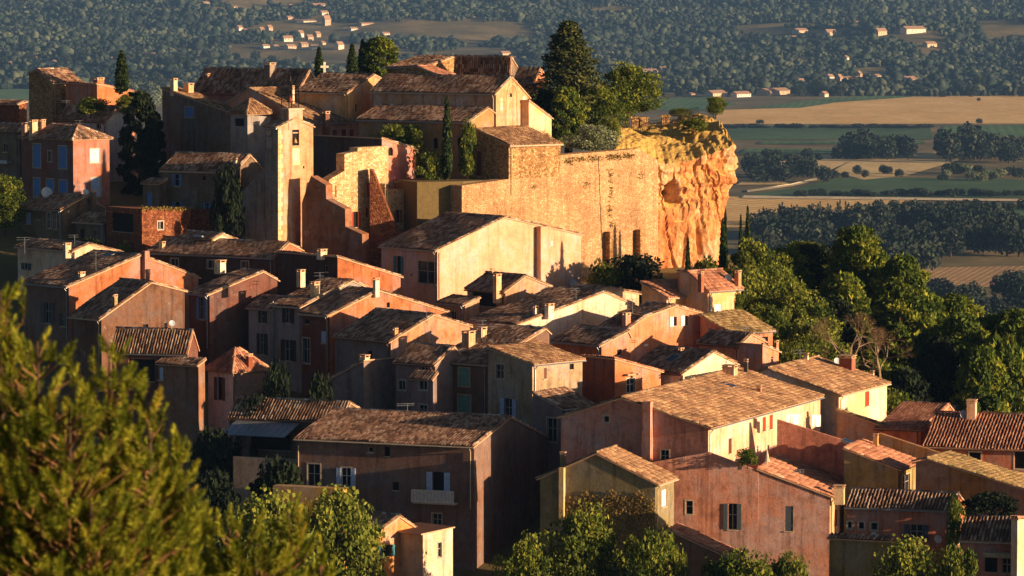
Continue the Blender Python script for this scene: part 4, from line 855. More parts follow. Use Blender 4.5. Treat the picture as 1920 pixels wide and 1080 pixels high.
# ------------------------------------------------------------------ trees
def leaf_stops(a, b, c): return [(0, lin(a)), (.55, lin(b)), (1, lin(c))]
LEAF = {'broad': attr_mat('broad_leaf', leaf_stops('243410', '52621e', '98983a'), .35), 'pine': attr_mat('pine_needle', leaf_stops('283a12', '566820', 'a09c34'), .3), 'cyp': attr_mat('cypress_leaf', leaf_stops('141f0e', '2a3c18', '4c5a22'), .1),
        'cedar': attr_mat('cedar_needle', leaf_stops('1a2414', '3a4420', '6e6a30'), .1), 'olive': attr_mat('olive_leaf', leaf_stops('4a5238', '7c8460', 'a8ac88'), .2), 'dark': attr_mat('dark_leaf', leaf_stops('0b130a', '162110', '283618'), .15),
        'far': attr_mat('far_leaf', leaf_stops('111a14', '243026', '525840'), 0), 'dry': attr_mat('dry_leaf', leaf_stops('4a3c20', '7c6636', 'a88c50'), .3), 'yel': attr_mat('autumn_leaf', leaf_stops('38461a', '6e7a2a', 'a8a444'), .35), 'red': attr_mat('red_creeper', leaf_stops('5a2a14', '9a4a20', 'c0682c'), .2)}
def leaves(C, size, flat=0.0, up=None, asp=1.5, seed=None):
    n = len(C); d = RNG.normal(size=(n, 3)); d[:, 2] *= (1 - flat)
    if up is not None: d = d * .6 + up
    d /= np.linalg.norm(d, axis=1)[:, None] + 1e-9; r = RNG.normal(size=(n, 3)); a = np.cross(d, r); a /= np.linalg.norm(a, axis=1)[:, None] + 1e-9
    s = (size * (.45 + 1.1 * RNG.random(n) ** 1.5))[:, None]
    v = np.stack([C - d * s * asp * .5, C + a * s * .5, C + d * s * asp * .5, C - a * s * .5], 1)
    return v.reshape(-1, 3), np.arange(n * 4).reshape(-1, 4)
def ball(n, c, r, shell=.5):
    d = RNG.normal(size=(n, 3)); d /= np.linalg.norm(d, axis=1)[:, None]
    return np.array(c) + d * (np.array(r) * (shell + (1 - shell) * RNG.random(n) ** .6)[:, None])
def limb(mb, p, q, r0, r1, bend=.1):
    p, q = np.array(p, float), np.array(q, float); m = (p + q) / 2 + RNG.normal(size=3) * bend * np.linalg.norm(q - p); mb.tube([p, m, q], [r0, (r0 + r1) / 2, r1], 5)
PROTO = {}
def proto(key, kind, h, w, n, size, lobes, trunk=.3, low=.25, shape='round', bark=True):
    pts, rn = [], []; mb = MB(); tops = []
    mb.tube([(0, 0, -.6), (RNG.normal() * .1, 0, h * .3), (RNG.normal() * .2, RNG.normal() * .2, h * .8)], [trunk, trunk * .75, trunk * .15], 7)
    per = n // lobes
    for i in range(lobes):
        f = (i + .5) / lobes; t = i * 2.399963
        if shape == 'round':
            zz = h * (low + (1 - low) * (.1 + .8 * f)); prof = math.sqrt(max(.05, 1 - ((f - .42) / .62) ** 2)); rr = w / 2 * prof * (.2 + .75 * random.random()); q = .09 + .17 * random.random() ** 1.6
            c = (rr * math.cos(t), rr * math.sin(t), zz); r = np.array((1 + .4 * random.random(), 1, .75)) * w * q
        elif shape == 'pine':
            zz = h * (low + (1 - low) * f); prof = (1 - f ** 2.2) ** .6 * (.6 + .4 * min(1, f * 3)) * (.7 + .45 * random.random()) + .06; rr = w / 2 * prof * .75
            c = (rr * math.cos(t), rr * math.sin(t), zz); r = np.array((1, 1, .62)) * w * (.11 + .07 * random.random())
        elif shape == 'cedar':
            zz = h * (low + (1 - low) * f ** .9); prof = (1 - f) ** .8 * (.7 + .45 * random.random()) + .05; rr = w / 2 * prof * .8
            c = (rr * math.cos(t), rr * math.sin(t), zz - .05 * rr); r = np.array((.19 * w * (prof + .25), .19 * w * (prof + .25), .028 * h))
        elif shape == 'spire':
            zz = h * (low + (1 - low) * f); prof = math.sin(math.pi * min(1, (.16 + .84 * f))) ** .55 * (1 - .55 * f) if f < .999 else .1
            rr = w / 2 * prof * .42; c = (rr * math.cos(t), rr * math.sin(t), zz); r = np.array((w * .3 * prof + .05, w * .3 * prof + .05, h / lobes * 2.6))
        limb(mb, (0, 0, max(.1 * h, c[2] - .3 * rr - .05 * h)), c, trunk * .3, trunk * .06)
        pts.append(ball(per, c, r, .35)); k = np.clip(.5 + (random.random() - .5) * .5 + RNG.normal(0, .2, per), 0, 1); rn.append(k)
    C = np.concatenate(pts); up = None
    C += RNG.normal(0, .02 * w, C.shape) * (RNG.random((len(C), 1)) < .25)
    if shape == 'spire': up = np.array((0, 0, 1.3))
    if shape == 'pine': up = np.array((0, 0, .7))
    v, f = leaves(C, size, .5 if shape == 'cedar' else 0, up, 2.2 if shape in ('pine', 'spire') else 1.4)
    PROTO[key] = (mesh('crown', v, f, [LEAF[kind]], None, np.concatenate(rn)), mesh('trunk', mb.v, mb.f, [BARK]), h, w)
proto('broad1', 'broad', 9, 8, 15000, .2, 46, .28); proto('broad2', 'broad', 8, 8, 13000, .2, 34, .25, .15); proto('yel1', 'yel', 8, 7, 12000, .2, 36, .22, .2)
proto('pine1', 'pine', 15, 8, 17000, .26, 60, .3, .18, 'pine'); proto('pine2', 'pine', 13, 9, 15000, .27, 44, .3, .12, 'pine')
proto('cyp1', 'cyp', 10, 1.7, 7000, .2, 40, .14, .03, 'spire'); proto('cedar1', 'cedar', 14, 8, 17000, .22, 75, .4, .12, 'cedar'); proto('dark1', 'dark', 10, 5, 11000, .22, 40, .3, .05, 'pine')
proto('bush1', 'broad', 2.5, 3.2, 5000, .13, 22, .06, 0); proto('dbush', 'dark', 3.5, 4, 5000, .18, 22, .08, 0); proto('olive1', 'olive', 3, 4.6, 8000, .13, 26, .12, 0)
def tree(label, key, px, top, Y, wpx, base=None, name='tree', cat='tree', group=None, rot=None, snap=False):
    cr, tr, h, w = PROTO[key]; t = P(px, top, Y); zb = ground(t[0], Y) if base is None else P(px, base, Y)[2]; hh = t[2] - zb
    if snap:
        z = cliff_z(t[0], Y)
        if z is None: print('WARN snap', label)
        else: zb = z - .1; hh = max(hh, .6)
    if hh < .3: print('WARN tree', label, hh)
    sc = wpx * Y / FPX / w
    r = link(name, None, None, (t[0], Y, zb)); r.scale = (sc, sc, hh / h); r.rotation_euler = (0, 0, random.random() * 6.28 if rot is None else rot); tag(r, label, cat, group)
    c = link('crown', cr, r); link('trunk', tr, r); return r
# plateau and upper village
tree('slim cypress standing above the orange lean-to house, upper left', 'cyp1', 228, 98, 450, 33, 172, 'cypress_tree')
tree('small cypress right of the stone cross', 'cyp1', 598, 90, 470, 22, 145, 'cypress_tree')
tree('tall narrow cypress in front of the church aisle', 'cyp1', 838, 188, 409.5, 25, 334, 'cypress_tree')
tree('leafy ivy column against the church aisle wall, right of the tall cypress', 'bush1', 876, 228, 411, 40, 330, 'ivy_column', 'ivy')
tree('left cypress of the pair behind the church ridge', 'cyp1', 660, 84, 478, 26, 145, 'cypress_tree'); tree('middle cypress behind the church ridge', 'cyp1', 680, 76, 480, 24, 145, 'cypress_tree')
tree('dark spreading pine behind the church ridge', 'pine2', 712, 72, 480, 92, 160, 'pine_tree')
tree('great layered cedar right of the church gable', 'cedar1', 1066, 44, 436, 170, 290, 'cedar_tree')
tree('bright green pine below the great cedar', 'pine2', 1062, 168, 428, 88, 288, 'pine_tree'); tree('dark pine squeezed against the church chapel', 'dark1', 1022, 170, 429, 60, 270, 'pine_tree')
tree('loose oak right of the great cedar', 'broad1', 1178, 120, 442, 125, 250, 'oak_tree'); tree('oak crown filling the gap under the cedar', 'broad2', 1118, 160, 434, 100, 280, 'oak_tree')
tree('silvery rounded shrub on the rampart terrace', 'olive1', 1116, 236, 421, 96, 284, 'shrub', 'shrub'); tree('small yellow-green sapling beside the silvery shrub', 'yel1', 1150, 222, 427, 30, 280, 'sapling')
tree('lone little tree on the cliff top', 'broad2', 1342, 178, 446, 46, 218, 'tree', snap=True); tree('low bush on the cliff slope', 'bush1', 1305, 268, 434, 60, 292, 'bush', 'bush', snap=True); tree('yellow bush beside the stone table on the cliff', 'yel1', 1278, 208, 446, 50, 228, 'bush', 'bush', snap=True)
tree('rounded fig tree behind the bright pink house', 'broad2', 752, 232, 415, 120, 335, 'fig_tree'); tree('small bush at the foot of the tall cypress', 'bush1', 808, 285, 410, 55, 340, 'bush', 'bush')
tree('tall dark conifer between the red house and the brown house', 'dark1', 262, 178, 434, 88, 400, 'conifer_tree'); tree('second dark conifer behind, reaching towards the brown house', 'dark1', 290, 215, 437, 50, 400, 'conifer_tree')
tree('scrub on the terrace below the orange lean-to house', 'bush1', 170, 184, 436, 70, 215, 'bush', 'bush'); tree('scrub by the chimney below the slim cypress', 'yel1', 238, 176, 434, 50, 225, 'bush', 'bush')
tree('sunlit leafy tree at the left edge below the awning', 'broad2', 8, 328, 414, 90, None, 'tree'); tree('dark creeper left of the bell tower buttress', 'dbush', 425, 312, 404, 60, None, 'creeper', 'ivy')
tree('dark bushes in the lane left of the stone house', 'dbush', 170, 446, 403, 60, None, 'bush', 'bush'); tree('tuft of greenery above the cream gable tip', 'bush1', 235, 458, 400, 34, None, 'bush', 'bush')
# foot of the rampart and cliff
tree('dark laurel mass at the foot of the rampart', 'dbush', 1195, 478, 401, 120, 572, 'bush', 'bush'); tree('brighter bush beside the beige house corner', 'bush1', 1128, 492, 398, 70, 580, 'bush', 'bush'); tree('bush between cliff foot and yellow house', 'bush1', 1325, 486, 402, 60, 570, 'bush', 'bush')
tree('short cypress against the cliff foot', 'cyp1', 1290, 449, 405, 15, None, 'cypress_tree'); tree('tallest cypress at the cliff edge', 'cyp1', 1355, 420, 394, 22, None, 'cypress_tree'); tree('thin cypress just behind the tallest one', 'cyp1', 1360, 401, 400, 16, None, 'cypress_tree')
tree('cypress right of the cliff, taller of two', 'cyp1', 1402, 394, 412, 18, None, 'cypress_tree'); tree('cypress right of the cliff, shorter of two', 'cyp1', 1389, 408, 413, 13, None, 'cypress_tree')
# wooded slope on the right
SL = [('broad1', 1415, 452, 392, 90), ('broad2', 1452, 500, 386, 100), ('yel1', 1400, 500, 384, 70), ('broad1', 1500, 548, 382, 110), ('broad2', 1440, 570, 378, 90), ('yel1', 1520, 600, 376, 90), ('broad1', 1560, 640, 372, 100), ('broad2', 1490, 640, 370, 90),
      ('pine2', 1470, 470, 405, 90), ('dark1', 1530, 462, 408, 90), ('pine1', 1608, 434, 402, 110), ('pine2', 1510, 458, 410, 110), ('pine1', 1690, 488, 396, 105), ('pine2', 1655, 520, 399, 100), ('pine2', 1580, 520, 394, 100), ('pine2', 1740, 560, 398, 90), ('pine2', 1790, 560, 400, 110),
      ('pine1', 1800, 598, 380, 110), ('pine2', 1850, 600, 384, 120), ('pine1', 1905, 590, 382, 110), ('dark1', 1760, 640, 376, 90), ('pine2', 1750, 620, 386, 90), ('pine2', 1880, 640, 372, 100), ('pine2', 1640, 680, 366, 90), ('broad2', 1610, 700, 362, 90), ('dark1', 1700, 700, 364, 90), ('pine1', 1840, 660, 370, 90), ('pine2', 1940, 620, 376, 100), ('dark1', 1560, 560, 390, 90), ('broad2', 1680, 730, 356, 70), ('broad1', 1420, 620, 370, 70)]
NMK = {'broad1': ('leafy green tree', 'tree'), 'broad2': ('rounded green tree', 'tree'), 'yel1': ('yellow-green young tree', 'tree'), 'dark1': ('dark conifer', 'conifer_tree'), 'pine1': ('tall pine', 'pine_tree'), 'pine2': ('spreading pine', 'pine_tree')}
ORD = ['first', 'second', 'third', 'fourth', 'fifth', 'sixth', 'seventh', 'eighth', 'ninth', 'tenth', 'eleventh', 'twelfth']
cnt = {}
for key, px, top, Y, wd in sorted(SL, key=lambda q: q[1]):
    cnt[key] = cnt.get(key, 0) + 1
    tree('%s on the slope right of the village, %s such from left' % (NMK[key][0], ORD[cnt[key] - 1]), key, px, top, Y, wd * 1.4, None, NMK[key][1], 'tree', 'trees on the wooded slope')
def bare(label, px, top, Y, base):
    t = P(px, top, Y); zb = P(px, base, Y)[2]; H_ = t[2] - zb; mb = MB(); tw = MB()
    def grow(p, d, L, r, lv):
        q = p + d * L; (mb if lv < 3 else tw).tube([p, (p + q) / 2 + RNG.normal(size=3) * L * .05, q], [r, r * .8, r * .6], 5 if lv < 3 else 3)
        if lv < 6:
            for _ in range(3 if lv else 4):
                nd = d + RNG.normal(size=3) * .5 + np.array((0, 0, .12)); grow(q, nd / np.linalg.norm(nd), L * .72, r * .55, lv + 1)
    grow(np.array((0, 0, -.5)), np.array((0, 0, 1.)), H_ * .3, .16, 0)
    r = link('bare_tree', None, None, (t[0], Y, zb)); tag(r, label, 'tree')
    mb.build('trunk', plain('pale_bark', '9a8468'), r); tw.build('twigs', plain('twig', '8a7050'), r)
bare('bare grey tree with forked pale trunk behind the brick chimney', 1594, 560, 362, 715); bare('second leafless tree, wider and browner, right of the forked one', 1650, 590, 363, 725)
# gardens and foreground
tree('sunlit round-leaved tree left of the front house', 'yel1', 630, 915, 290, 190, None, 'tree'); tree('sunlit leafy tree joining it on the left', 'yel1', 500, 922, 288, 220, None, 'tree')
tree('tree in front of the olive house', 'broad1', 1095, 955, 288, 180, None, 'tree'); tree('lower leafy tree, right of the one before the olive house', 'broad2', 1225, 992, 286, 150, None, 'tree'); tree('leafy tree at the bottom, under the lean-to roof', 'broad2', 1390, 1032, 284, 190, None, 'tree')
tree('shadowed tree before the arched basement, bottom centre', 'broad1', 985, 1010, 285, 120, None, 'tree'); tree('small tree at the foot of the mottled pink wall', 'broad2', 1480, 1035, 284, 100, None, 'tree')
tree('sunlit fig bush before the three square windows, lower right', 'yel1', 1700, 1008, 288, 150, None, 'fig_tree'); tree('fig bush beside it towards the awning, lower right', 'broad2', 1800, 1022, 287, 110, None, 'fig_tree')
tree('narrow climbing ivy on the corner of the pink house, lower right', 'bush1', 1790, 935, 294.5, 36, 1050, 'ivy_column', 'ivy'); tree('shaded bushes in the yard beside the ochre building', 'dbush', 1860, 925, 298, 120, 985, 'bush', 'bush')
for i, (px, top, Y, wd, bs) in enumerate([(520, 680, 349, 60, 760), (600, 700, 345, 60, 780), (400, 805, 335, 110, 900), (480, 740, 342, 70, 800), (520, 860, 322, 120, 960), (400, 885, 318, 120, 980), (590, 745, 341, 60, 800)]):
    tree('dark garden shrub in the shaded gardens, %s from the left' % ORD[[4, 6, 0, 2, 3, 1, 5][i]], 'dbush', px, top, Y, wd, None, 'shrub', 'shrub', 'shrubs in the shaded gardens')
tree('thin young cypress beside the pavilion', 'cyp1', 449, 752, 347, 14, None, 'cypress_tree'); tree('flowering potted shrub on the roof terrace of the pink house', 'bush1', 1402, 842, 315.8, 48, 872, 'potted_shrub', 'shrub')
tree('red creeper climbing the corner of the yellow house', 'bush1', 1384, 548, 372, 20, 592, 'creeper', 'ivy')
# ------------------------------------------------------------------ foreground pine: shoots of needles round leaders
NEED = attr_mat('near_pine_needle', [(0, lin('2a360c')), (.45, lin('66721c')), (.8, lin('bcb838')), (1, lin('c08c38'))], .3)
def near_pine(label, leaders, Y0):
    px, py, _ = leaders[0][:3]; top = P(px, py, Y0); zb = ground(top[0], Y0)
    rt = link('pine_tree', None, None, (top[0], Y0, zb)); tag(rt, label, 'pine'); O = np.array((top[0], Y0, zb)); k = Y0 / FPX
    tk = MB(); br = MB(); NV = []; RN = []
    for (lx, ly, wide, depth, dy) in leaders:
        a = P(lx, ly, Y0 + dy) - O; L = depth * k; W_ = wide * k
        root = np.array((0, 0, max(.3, a[2] - L * 1.25))) if lx != px else np.array((0, 0, -.3))
        low = a - np.array((0, 0, L)); tk.tube([root, (root + low) / 2 if lx != px else low * .5 + root * .5, low, a], [.12, .09, .05, .012], 6)
        ns = int(22 + L * W_ * 80)
        for i in range(ns):
            f = random.random() ** .75; t = random.random() * 6.283; r = W_ * min(1.0, .1 + 1.15 * f ** .55) * math.sqrt(random.random()) * (.75 + .35 * random.random())
            b = a + np.array((r * math.cos(t), r * math.sin(t), -L * f - .05)); out = np.array((math.cos(t), math.sin(t), 0)) * (.15 + .5 * r / (W_ + .01)); ax = out * 1.5 + np.array((0, 0, 1.0)) + RNG.normal(size=3) * .22; ax /= np.linalg.norm(ax)
            sl = .13 + .16 * random.random(); nn = 170
            br.tube([a + np.array((0, 0, -min(L, L * f + r * .6 + .1))), b - ax * .05, b + ax * sl], [.016, .011, .004], 3)
            tt = RNG.random(nn) ** .8; ang = RNG.random(nn) * 6.283
            e1 = np.cross(ax, (.3, .8, .1)); e1 /= np.linalg.norm(e1); e2 = np.cross(ax, e1)
            rad = np.cos(ang)[:, None] * e1 + np.sin(ang)[:, None] * e2; p0 = b + (tt * sl)[:, None] * ax; dirn = rad * (1.0 - .75 * tt ** 4)[:, None] + ax * (.45 + .9 * tt ** 4)[:, None]; dirn /= np.linalg.norm(dirn, axis=1)[:, None]
            ln = (.06 + .025 * RNG.random(nn))[:, None]; sd = np.cross(dirn, rad + .3); sd /= np.linalg.norm(sd, axis=1)[:, None] + 1e-9
            NV.append(np.stack([p0 - sd * .0055, p0 + sd * .0055, p0 + dirn * ln], 1).reshape(-1, 3)); RN.append(np.clip(.35 + .35 * random.random() + RNG.normal(0, .1, nn) + .2 * (random.random() < .06), 0, 1))
    v = np.concatenate(NV); link('crown', mesh('crown', v, np.arange(len(v)).reshape(-1, 3), [NEED], None, np.concatenate(RN)), rt)
    tk.build('trunk', BARK, rt); br.build('branches', plain('pine_twig', '7a5a34'), rt)
near_pine('blurred sunlit pine filling the lower left foreground', [(0, 545, 120, 420, 0), (205, 650, 120, 420, .3), (280, 755, 80, 330, -.4), (70, 640, 150, 460, -.6), (325, 820, 42, 200, .1), (130, 760, 230, 360, -.9), (240, 860, 110, 260, -.2), (30, 880, 200, 240, -1.1), (170, 940, 200, 200, -1.2)], 40)
near_pine('second blurred pine, lower and right of the first', [(540, 960, 85, 260, 0), (442, 985, 80, 180, -.3), (360, 960, 110, 200, .2), (600, 1040, 36, 150, .1), (480, 1020, 110, 160, -.5), (300, 1010, 130, 160, -.4)], 43)

late()
# ------------------------------------------------------------------ far woods (one mass), plain trees and far houses
ICO_V = []; 
def ico():
    t = (1 + 5 ** .5) / 2; v = np.array([(-1, t, 0), (1, t, 0), (-1, -t, 0), (1, -t, 0), (0, -1, t), (0, 1, t), (0, -1, -t), (0, 1, -t), (t, 0, -1), (t, 0, 1), (-t, 0, -1), (-t, 0, 1)], float); v /= np.linalg.norm(v[0])
    f = np.array([(0, 11, 5), (0, 5, 1), (0, 1, 7), (0, 7, 10), (0, 10, 11), (1, 5, 9), (5, 11, 4), (11, 10, 2), (10, 7, 6), (7, 1, 8), (3, 9, 4), (3, 4, 2), (3, 2, 6), (3, 6, 8), (3, 8, 9), (4, 9, 5), (2, 4, 11), (6, 2, 10), (8, 6, 7), (9, 8, 1)]); return v, f
IV, IF = ico()
def blobs(C, R, rn):                                   # crowns: two or three jittered lumps per tree
    n = len(C); V = IV[None] * R[:, None, :] * (1 + RNG.normal(0, .2, (n, 12, 1))) + C[:, None, :]
    F = (np.arange(n)[:, None, None] * 12 + IF[None]).reshape(-1, 3); return V.reshape(-1, 3), F, np.repeat(rn, 20)
FAR_H = [(452, 57, 12, 10), (462, 60, 8, 7), (493, 62, 9, 12), (508, 58, 10, 12), (500, 90, 16, 8), (520, 92, 12, 9), (532, 68, 10, 7), (541, 78, 18, 12), (548, 92, 22, 10), (566, 70, 10, 14), (572, 88, 16, 10), (583, 76, 12, 12), (598, 70, 12, 12), (592, 92, 16, 9), (608, 84, 10, 8), (615, 48, 14, 20), (600, 15, 26, 10), (610, 28, 16, 9), (545, 36, 14, 7), (575, 42, 40, 6), (640, 92, 18, 15), (548, 12, 12, 5), (492, 20, 10, 5), (440, 15, 12, 5), (388, 8, 14, 6), (690, 46, 30, 5), (665, 57, 18, 7), (650, 57, 12, 5), (725, 66, 16, 7), (890, 33, 10, 4), (733, 30, 16, 4), (950, 104, 20, 9), (965, 113, 10, 8), (786, 118, 5, 12), (825, 108, 10, 5),
         (100, 120, 22, 8), (18, 124, 10, 10), (66, 110, 14, 6), (200, 112, 10, 8), (215, 115, 10, 9), (252, 96, 5, 6), (290, 104, 16, 6), (140, 98, 6, 5),
         (1505, 62, 28, 10), (1494, 72, 20, 6), (1560, 68, 22, 14), (1612, 46, 20, 7), (1655, 66, 22, 14), (1718, 62, 48, 14), (1748, 88, 26, 11), (1590, 112, 8, 9), (1314, 110, 14, 6), (1350, 182, 44, 14), (1395, 182, 36, 12), (1460, 178, 80, 14), (1505, 172, 8, 12), (1550, 182, 14, 12), (1560, 150, 14, 12), (1578, 156, 8, 18), (1600, 152, 40, 10), (1645, 146, 22, 8), (1615, 146, 8, 14), (1712, 156, 38, 14), (1765, 150, 14, 9), (1690, 145, 8, 5), (1505, 156, 14, 10), (1220, 138, 32, 10), (1148, 106, 8, 10), (1245, 132, 12, 8), (1300, 178, 10, 5), (1240, 182, 14, 6)]
HX = []
wallf = [plain('far_wall', c) for c in ('d8c8ac', 'c8b08c', 'dcd0ba', 'b89c7c')]; rooff = plain('far_roof', '9a7a5e')
def far_house(label, px, base, wpx, hpx, group, i):
    p = ground_hit(px, base, 1100); k = p[1] / FPX; w_, h_ = wpx * k, hpx * k * .62; d_ = min(max(7., w_ * .5), 14); a = random.uniform(.45, 1.0)
    e = np.array((math.cos(a), math.sin(a), 0)); g = np.array((-math.sin(a), math.cos(a), 0)); rz = max(1.2, hpx * k * .38)
    c = [-e * w_ / 2, e * w_ / 2, e * w_ / 2 + g * d_, -e * w_ / 2 + g * d_]; up = np.array((0, 0, h_)); ov = .5
    rt = link('far_house', None, None, tuple(p - (0, 0, .5))); tag(rt, label, 'house', group)
    r0, r1 = (c[0] + c[3]) / 2 + up + (0, 0, rz), (c[1] + c[2]) / 2 + up + (0, 0, rz)
    m = MB(); m.add([*(q - (0, 0, 2) for q in c), *(q + up for q in c), r0 - (0, 0, .15), r1 - (0, 0, .15)], [(0, 1, 5, 4), (1, 2, 6, 9, 5), (2, 3, 7, 6), (3, 0, 4, 8, 7)]); m.build('wall', wallf[i % 4], rt)
    m = MB(); eo = e * ov; go = g * ov; dz = np.array((0, 0, rz * ov / (d_ / 2)))
    v = [c[0] + up - eo - go - dz, c[1] + up + eo - go - dz, r1 + eo, r0 - eo, c[2] + up + eo + go - dz, c[3] + up - eo + go - dz]; v += [q - np.array((0, 0, .25)) for q in v]
    m.add(v, [(0, 1, 2, 3), (3, 2, 4, 5), (6, 7, 8, 9), (9, 8, 10, 11), (0, 1, 7, 6), (4, 5, 11, 10), (0, 3, 9, 6), (3, 5, 11, 9), (1, 2, 8, 7), (2, 4, 10, 8)]); m.build('roof', rooff, rt)
    m = MB()
    nw = max(1, min(5, int(w_ / 4)))
    for j in range(nw):
        o = c[0] + e * (w_ * (j + .5) / nw - .5) - g * .04; m = MB(); m.box(o + (0, 0, h_ * .45), e * 1.0, g * .06, np.array((0, 0, min(1.5, h_ * .35)))); m.build('window', DARKIN, rt)
    HX.append((p[0], p[1], max(w_, d_) * .75 + 4))
grp = [('in the pale village on the far hillside', lambda x, y: x < 660 and y < 100 and x > 430), ('on the far hill above the church', lambda x, y: 430 < x < 1000), ('at the plain left edge', lambda x, y: x <= 430), ('on the far right slope', lambda x, y: y < 120), ('in the hamlet under the far slope', lambda x, y: True)]
cn = {}
OR2 = ORD + ['thirteenth', 'fourteenth', 'fifteenth', 'sixteenth', 'seventeenth', 'eighteenth', 'nineteenth', 'twentieth', 'twenty-first', 'twenty-second', 'twenty-third', 'twenty-fourth', 'twenty-fifth', 'twenty-sixth']
for i, (x, b, wd, hh) in enumerate(sorted(FAR_H)):
    g = next(q[0] for q in grp if q[1](x, b)); cn[g] = cn.get(g, 0) + 1
    far_house('small pale house %s, %s from the left' % (g, OR2[cn[g] - 1]), x, b, wd, hh, 'far houses ' + g, i)
far_house('white farmhouse among dark trees in the plain, taller left part', 1662, 414, 26, 14, None, 0); far_house('long low farm wing right of the white farmhouse', 1692, 421, 52, 9, None, 1); far_house('white cottage with grey roof at the right, below the ploughed field', 1830, 597, 44, 27, None, 2)
# woods on the far slope
def far_woods():
    C, R, rn = [], [], []; tries = 0; HA = np.array(HX)
    while len(C) < 62000 and tries < 190000:
        tries += 1; y = 4330 + (7000 - 4330) * RNG.random() ** 1.15; x = (RNG.random() * 2 - 1) * y * .155
        d = .9 * mnoise.noise((x / 260, y / 300, 5.0)) + .6 * mnoise.noise((x / 80, y / 110, 2.0))
        px = 960 + FPX * x / y
        thr = -.46 + (.5 if (560 < px < 1000 and 5000 < y < 5900) else 0) + (.42 if 430 < px < 660 and 4900 < y < 5800 else 0) + (.55 if y < 4500 and px < 1200 else 0)
        if d < thr: continue
        if ((np.abs(x - HA[:, 0]) < HA[:, 2]) & (y - HA[:, 1] > -5 * HA[:, 2]) & (y - HA[:, 1] < HA[:, 2])).any(): continue
        z = ground(x, y); s = (2.1 + 2.6 * RNG.random() ** 1.5) * (1.7 if RNG.random() < .12 else 1) + (1.0 if d > .3 else 0); t = float(np.clip(.5 + .5 * mnoise.noise((x / 90, y / 90, 8)) + RNG.normal(0, .16), 0, 1))
        C.append((x, y, z + s * .75)); R.append((s, s, s * .95)); rn.append(t)
        if RNG.random() < .6: continue
        C.append((x + RNG.normal() * s * .5, y - s * .3, z + s * 1.25)); R.append((s * .6, s * .6, s * .6)); rn.append(min(1, t + .12))
    v, f, r = blobs(np.array(C), np.array(R), np.array(rn))
    tag(link('far_woods', mesh('far_woods', v, f, [LEAF['far']], None, r)), 'hazy wooded slope across the top of the view', 'woods', None, 'stuff')
far_woods()
def far_tree_mesh(n, lobes, h, w, spire=False, kind='far'):
    pts, rn = [], []
    for i in range(lobes):
        f = (i + .5) / lobes; t = i * 2.4
        if spire: c = (.12 * w * math.cos(t), .12 * w * math.sin(t), h * (.08 + .9 * f)); r = np.array((w * .45 * (1.05 - f), w * .45 * (1.05 - f), h * .09))
        else: rr = w * .3 * math.sqrt(max(.1, 1 - (f * 1.5 - .6) ** 2)); c = (rr * math.cos(t), rr * math.sin(t), h * (.25 + .6 * f)); r = np.array((1, 1, .8)) * w * .24
        pts.append(ball(n // lobes, c, r, .6)); rn.append(np.clip(.45 + (random.random() - .5) * .5 + RNG.normal(0, .15, n // lobes), 0, 1))
    v, f = leaves(np.concatenate(pts), .085 * w, 0, None, 1.3); mb = MB(); mb.tube([(0, 0, -.5), (0, 0, h * .7)], [.04 * w, .015 * w], 6)
    return mesh('crown', v, f, [LEAF[kind]], None, np.concatenate(rn)), mesh('trunk', mb.v, mb.f, [BARK])
FT = [far_tree_mesh(1300, 16, 10, 10), far_tree_mesh(1100, 12, 9, 10), far_tree_mesh(900, 12, 12, 5.5, True), far_tree_mesh(1100, 12, 8, 10, False, 'olive')]
def far_tree(label, k, px, base, wpx, hpx, group):
    p = ground_hit(px, base, 1100); s = p[1] / FPX; h0, w0 = ((10, 10), (9, 10), (12, 5.5), (8, 10))[k]
    r = link('tree', None, None, tuple(p)); r.scale = (wpx * s / w0, wpx * s / w0, hpx * s / h0); r.rotation_euler = (0, 0, random.random() * 6.28); tag(r, label, 'tree', group)
    link('crown', FT[k][0], r); link('trunk', FT[k][1], r)
def wood(where, spots):
    for i, (k, px, b, wd, hh) in enumerate(sorted(spots, key=lambda q: q[1])):
        far_tree('%s %s, %s from the left' % ({0: 'round dark tree', 1: 'broad dark tree', 2: 'pointed dark conifer', 3: 'silvery tree'}[k], where, OR2[i]), k, px, b, wd, hh, 'trees ' + where)
def scatter(n, x0, x1, y0, y1, w0, w1, kinds=(0, 1), asp=.95):
    out = []
    for i in range(n):
        x = x0 + (x1 - x0) * (i + random.random()) / n; y = random.uniform(y0, y1); wd = random.uniform(w0, w1); out.append((random.choice(kinds), x, y, wd, wd * asp * random.uniform(.85, 1.2)))
    return out
wood('in the round wood on the plain', scatter(13, 1592, 1712, 290, 303, 34, 48))
wood('in the right edge wood', scatter(16, 1772, 1930, 290, 308, 38, 56))
wood('in the grove beside the cliff', scatter(10, 1396, 1545, 326, 345, 34, 46))
wood('in the conifer row above the valley wood', [(2, 1464, 422, 24, 42), (2, 1486, 418, 18, 34), (2, 1505, 420, 20, 32), (2, 1520, 422, 20, 40), (2, 1536, 422, 18, 44), (2, 1554, 420, 24, 38), (2, 1572, 422, 24, 46), (2, 1588, 424, 24, 46), (0, 1612, 428, 46, 48), (0, 1640, 428, 34, 36)])
wood('in the thin hedge by the tan field', scatter(9, 1410, 1590, 298, 304, 14, 24)); wood('dotted along the winding track', scatter(8, 1540, 1700, 325, 336, 14, 24))
wood('in the hedge below the golden field', scatter(24, 1350, 1745, 240, 242, 22, 30, (0, 1), .3)); wood('in the scrub above the vineyard', scatter(18, 1760, 1930, 325, 340, 18, 30, (0, 1, 3), .7))
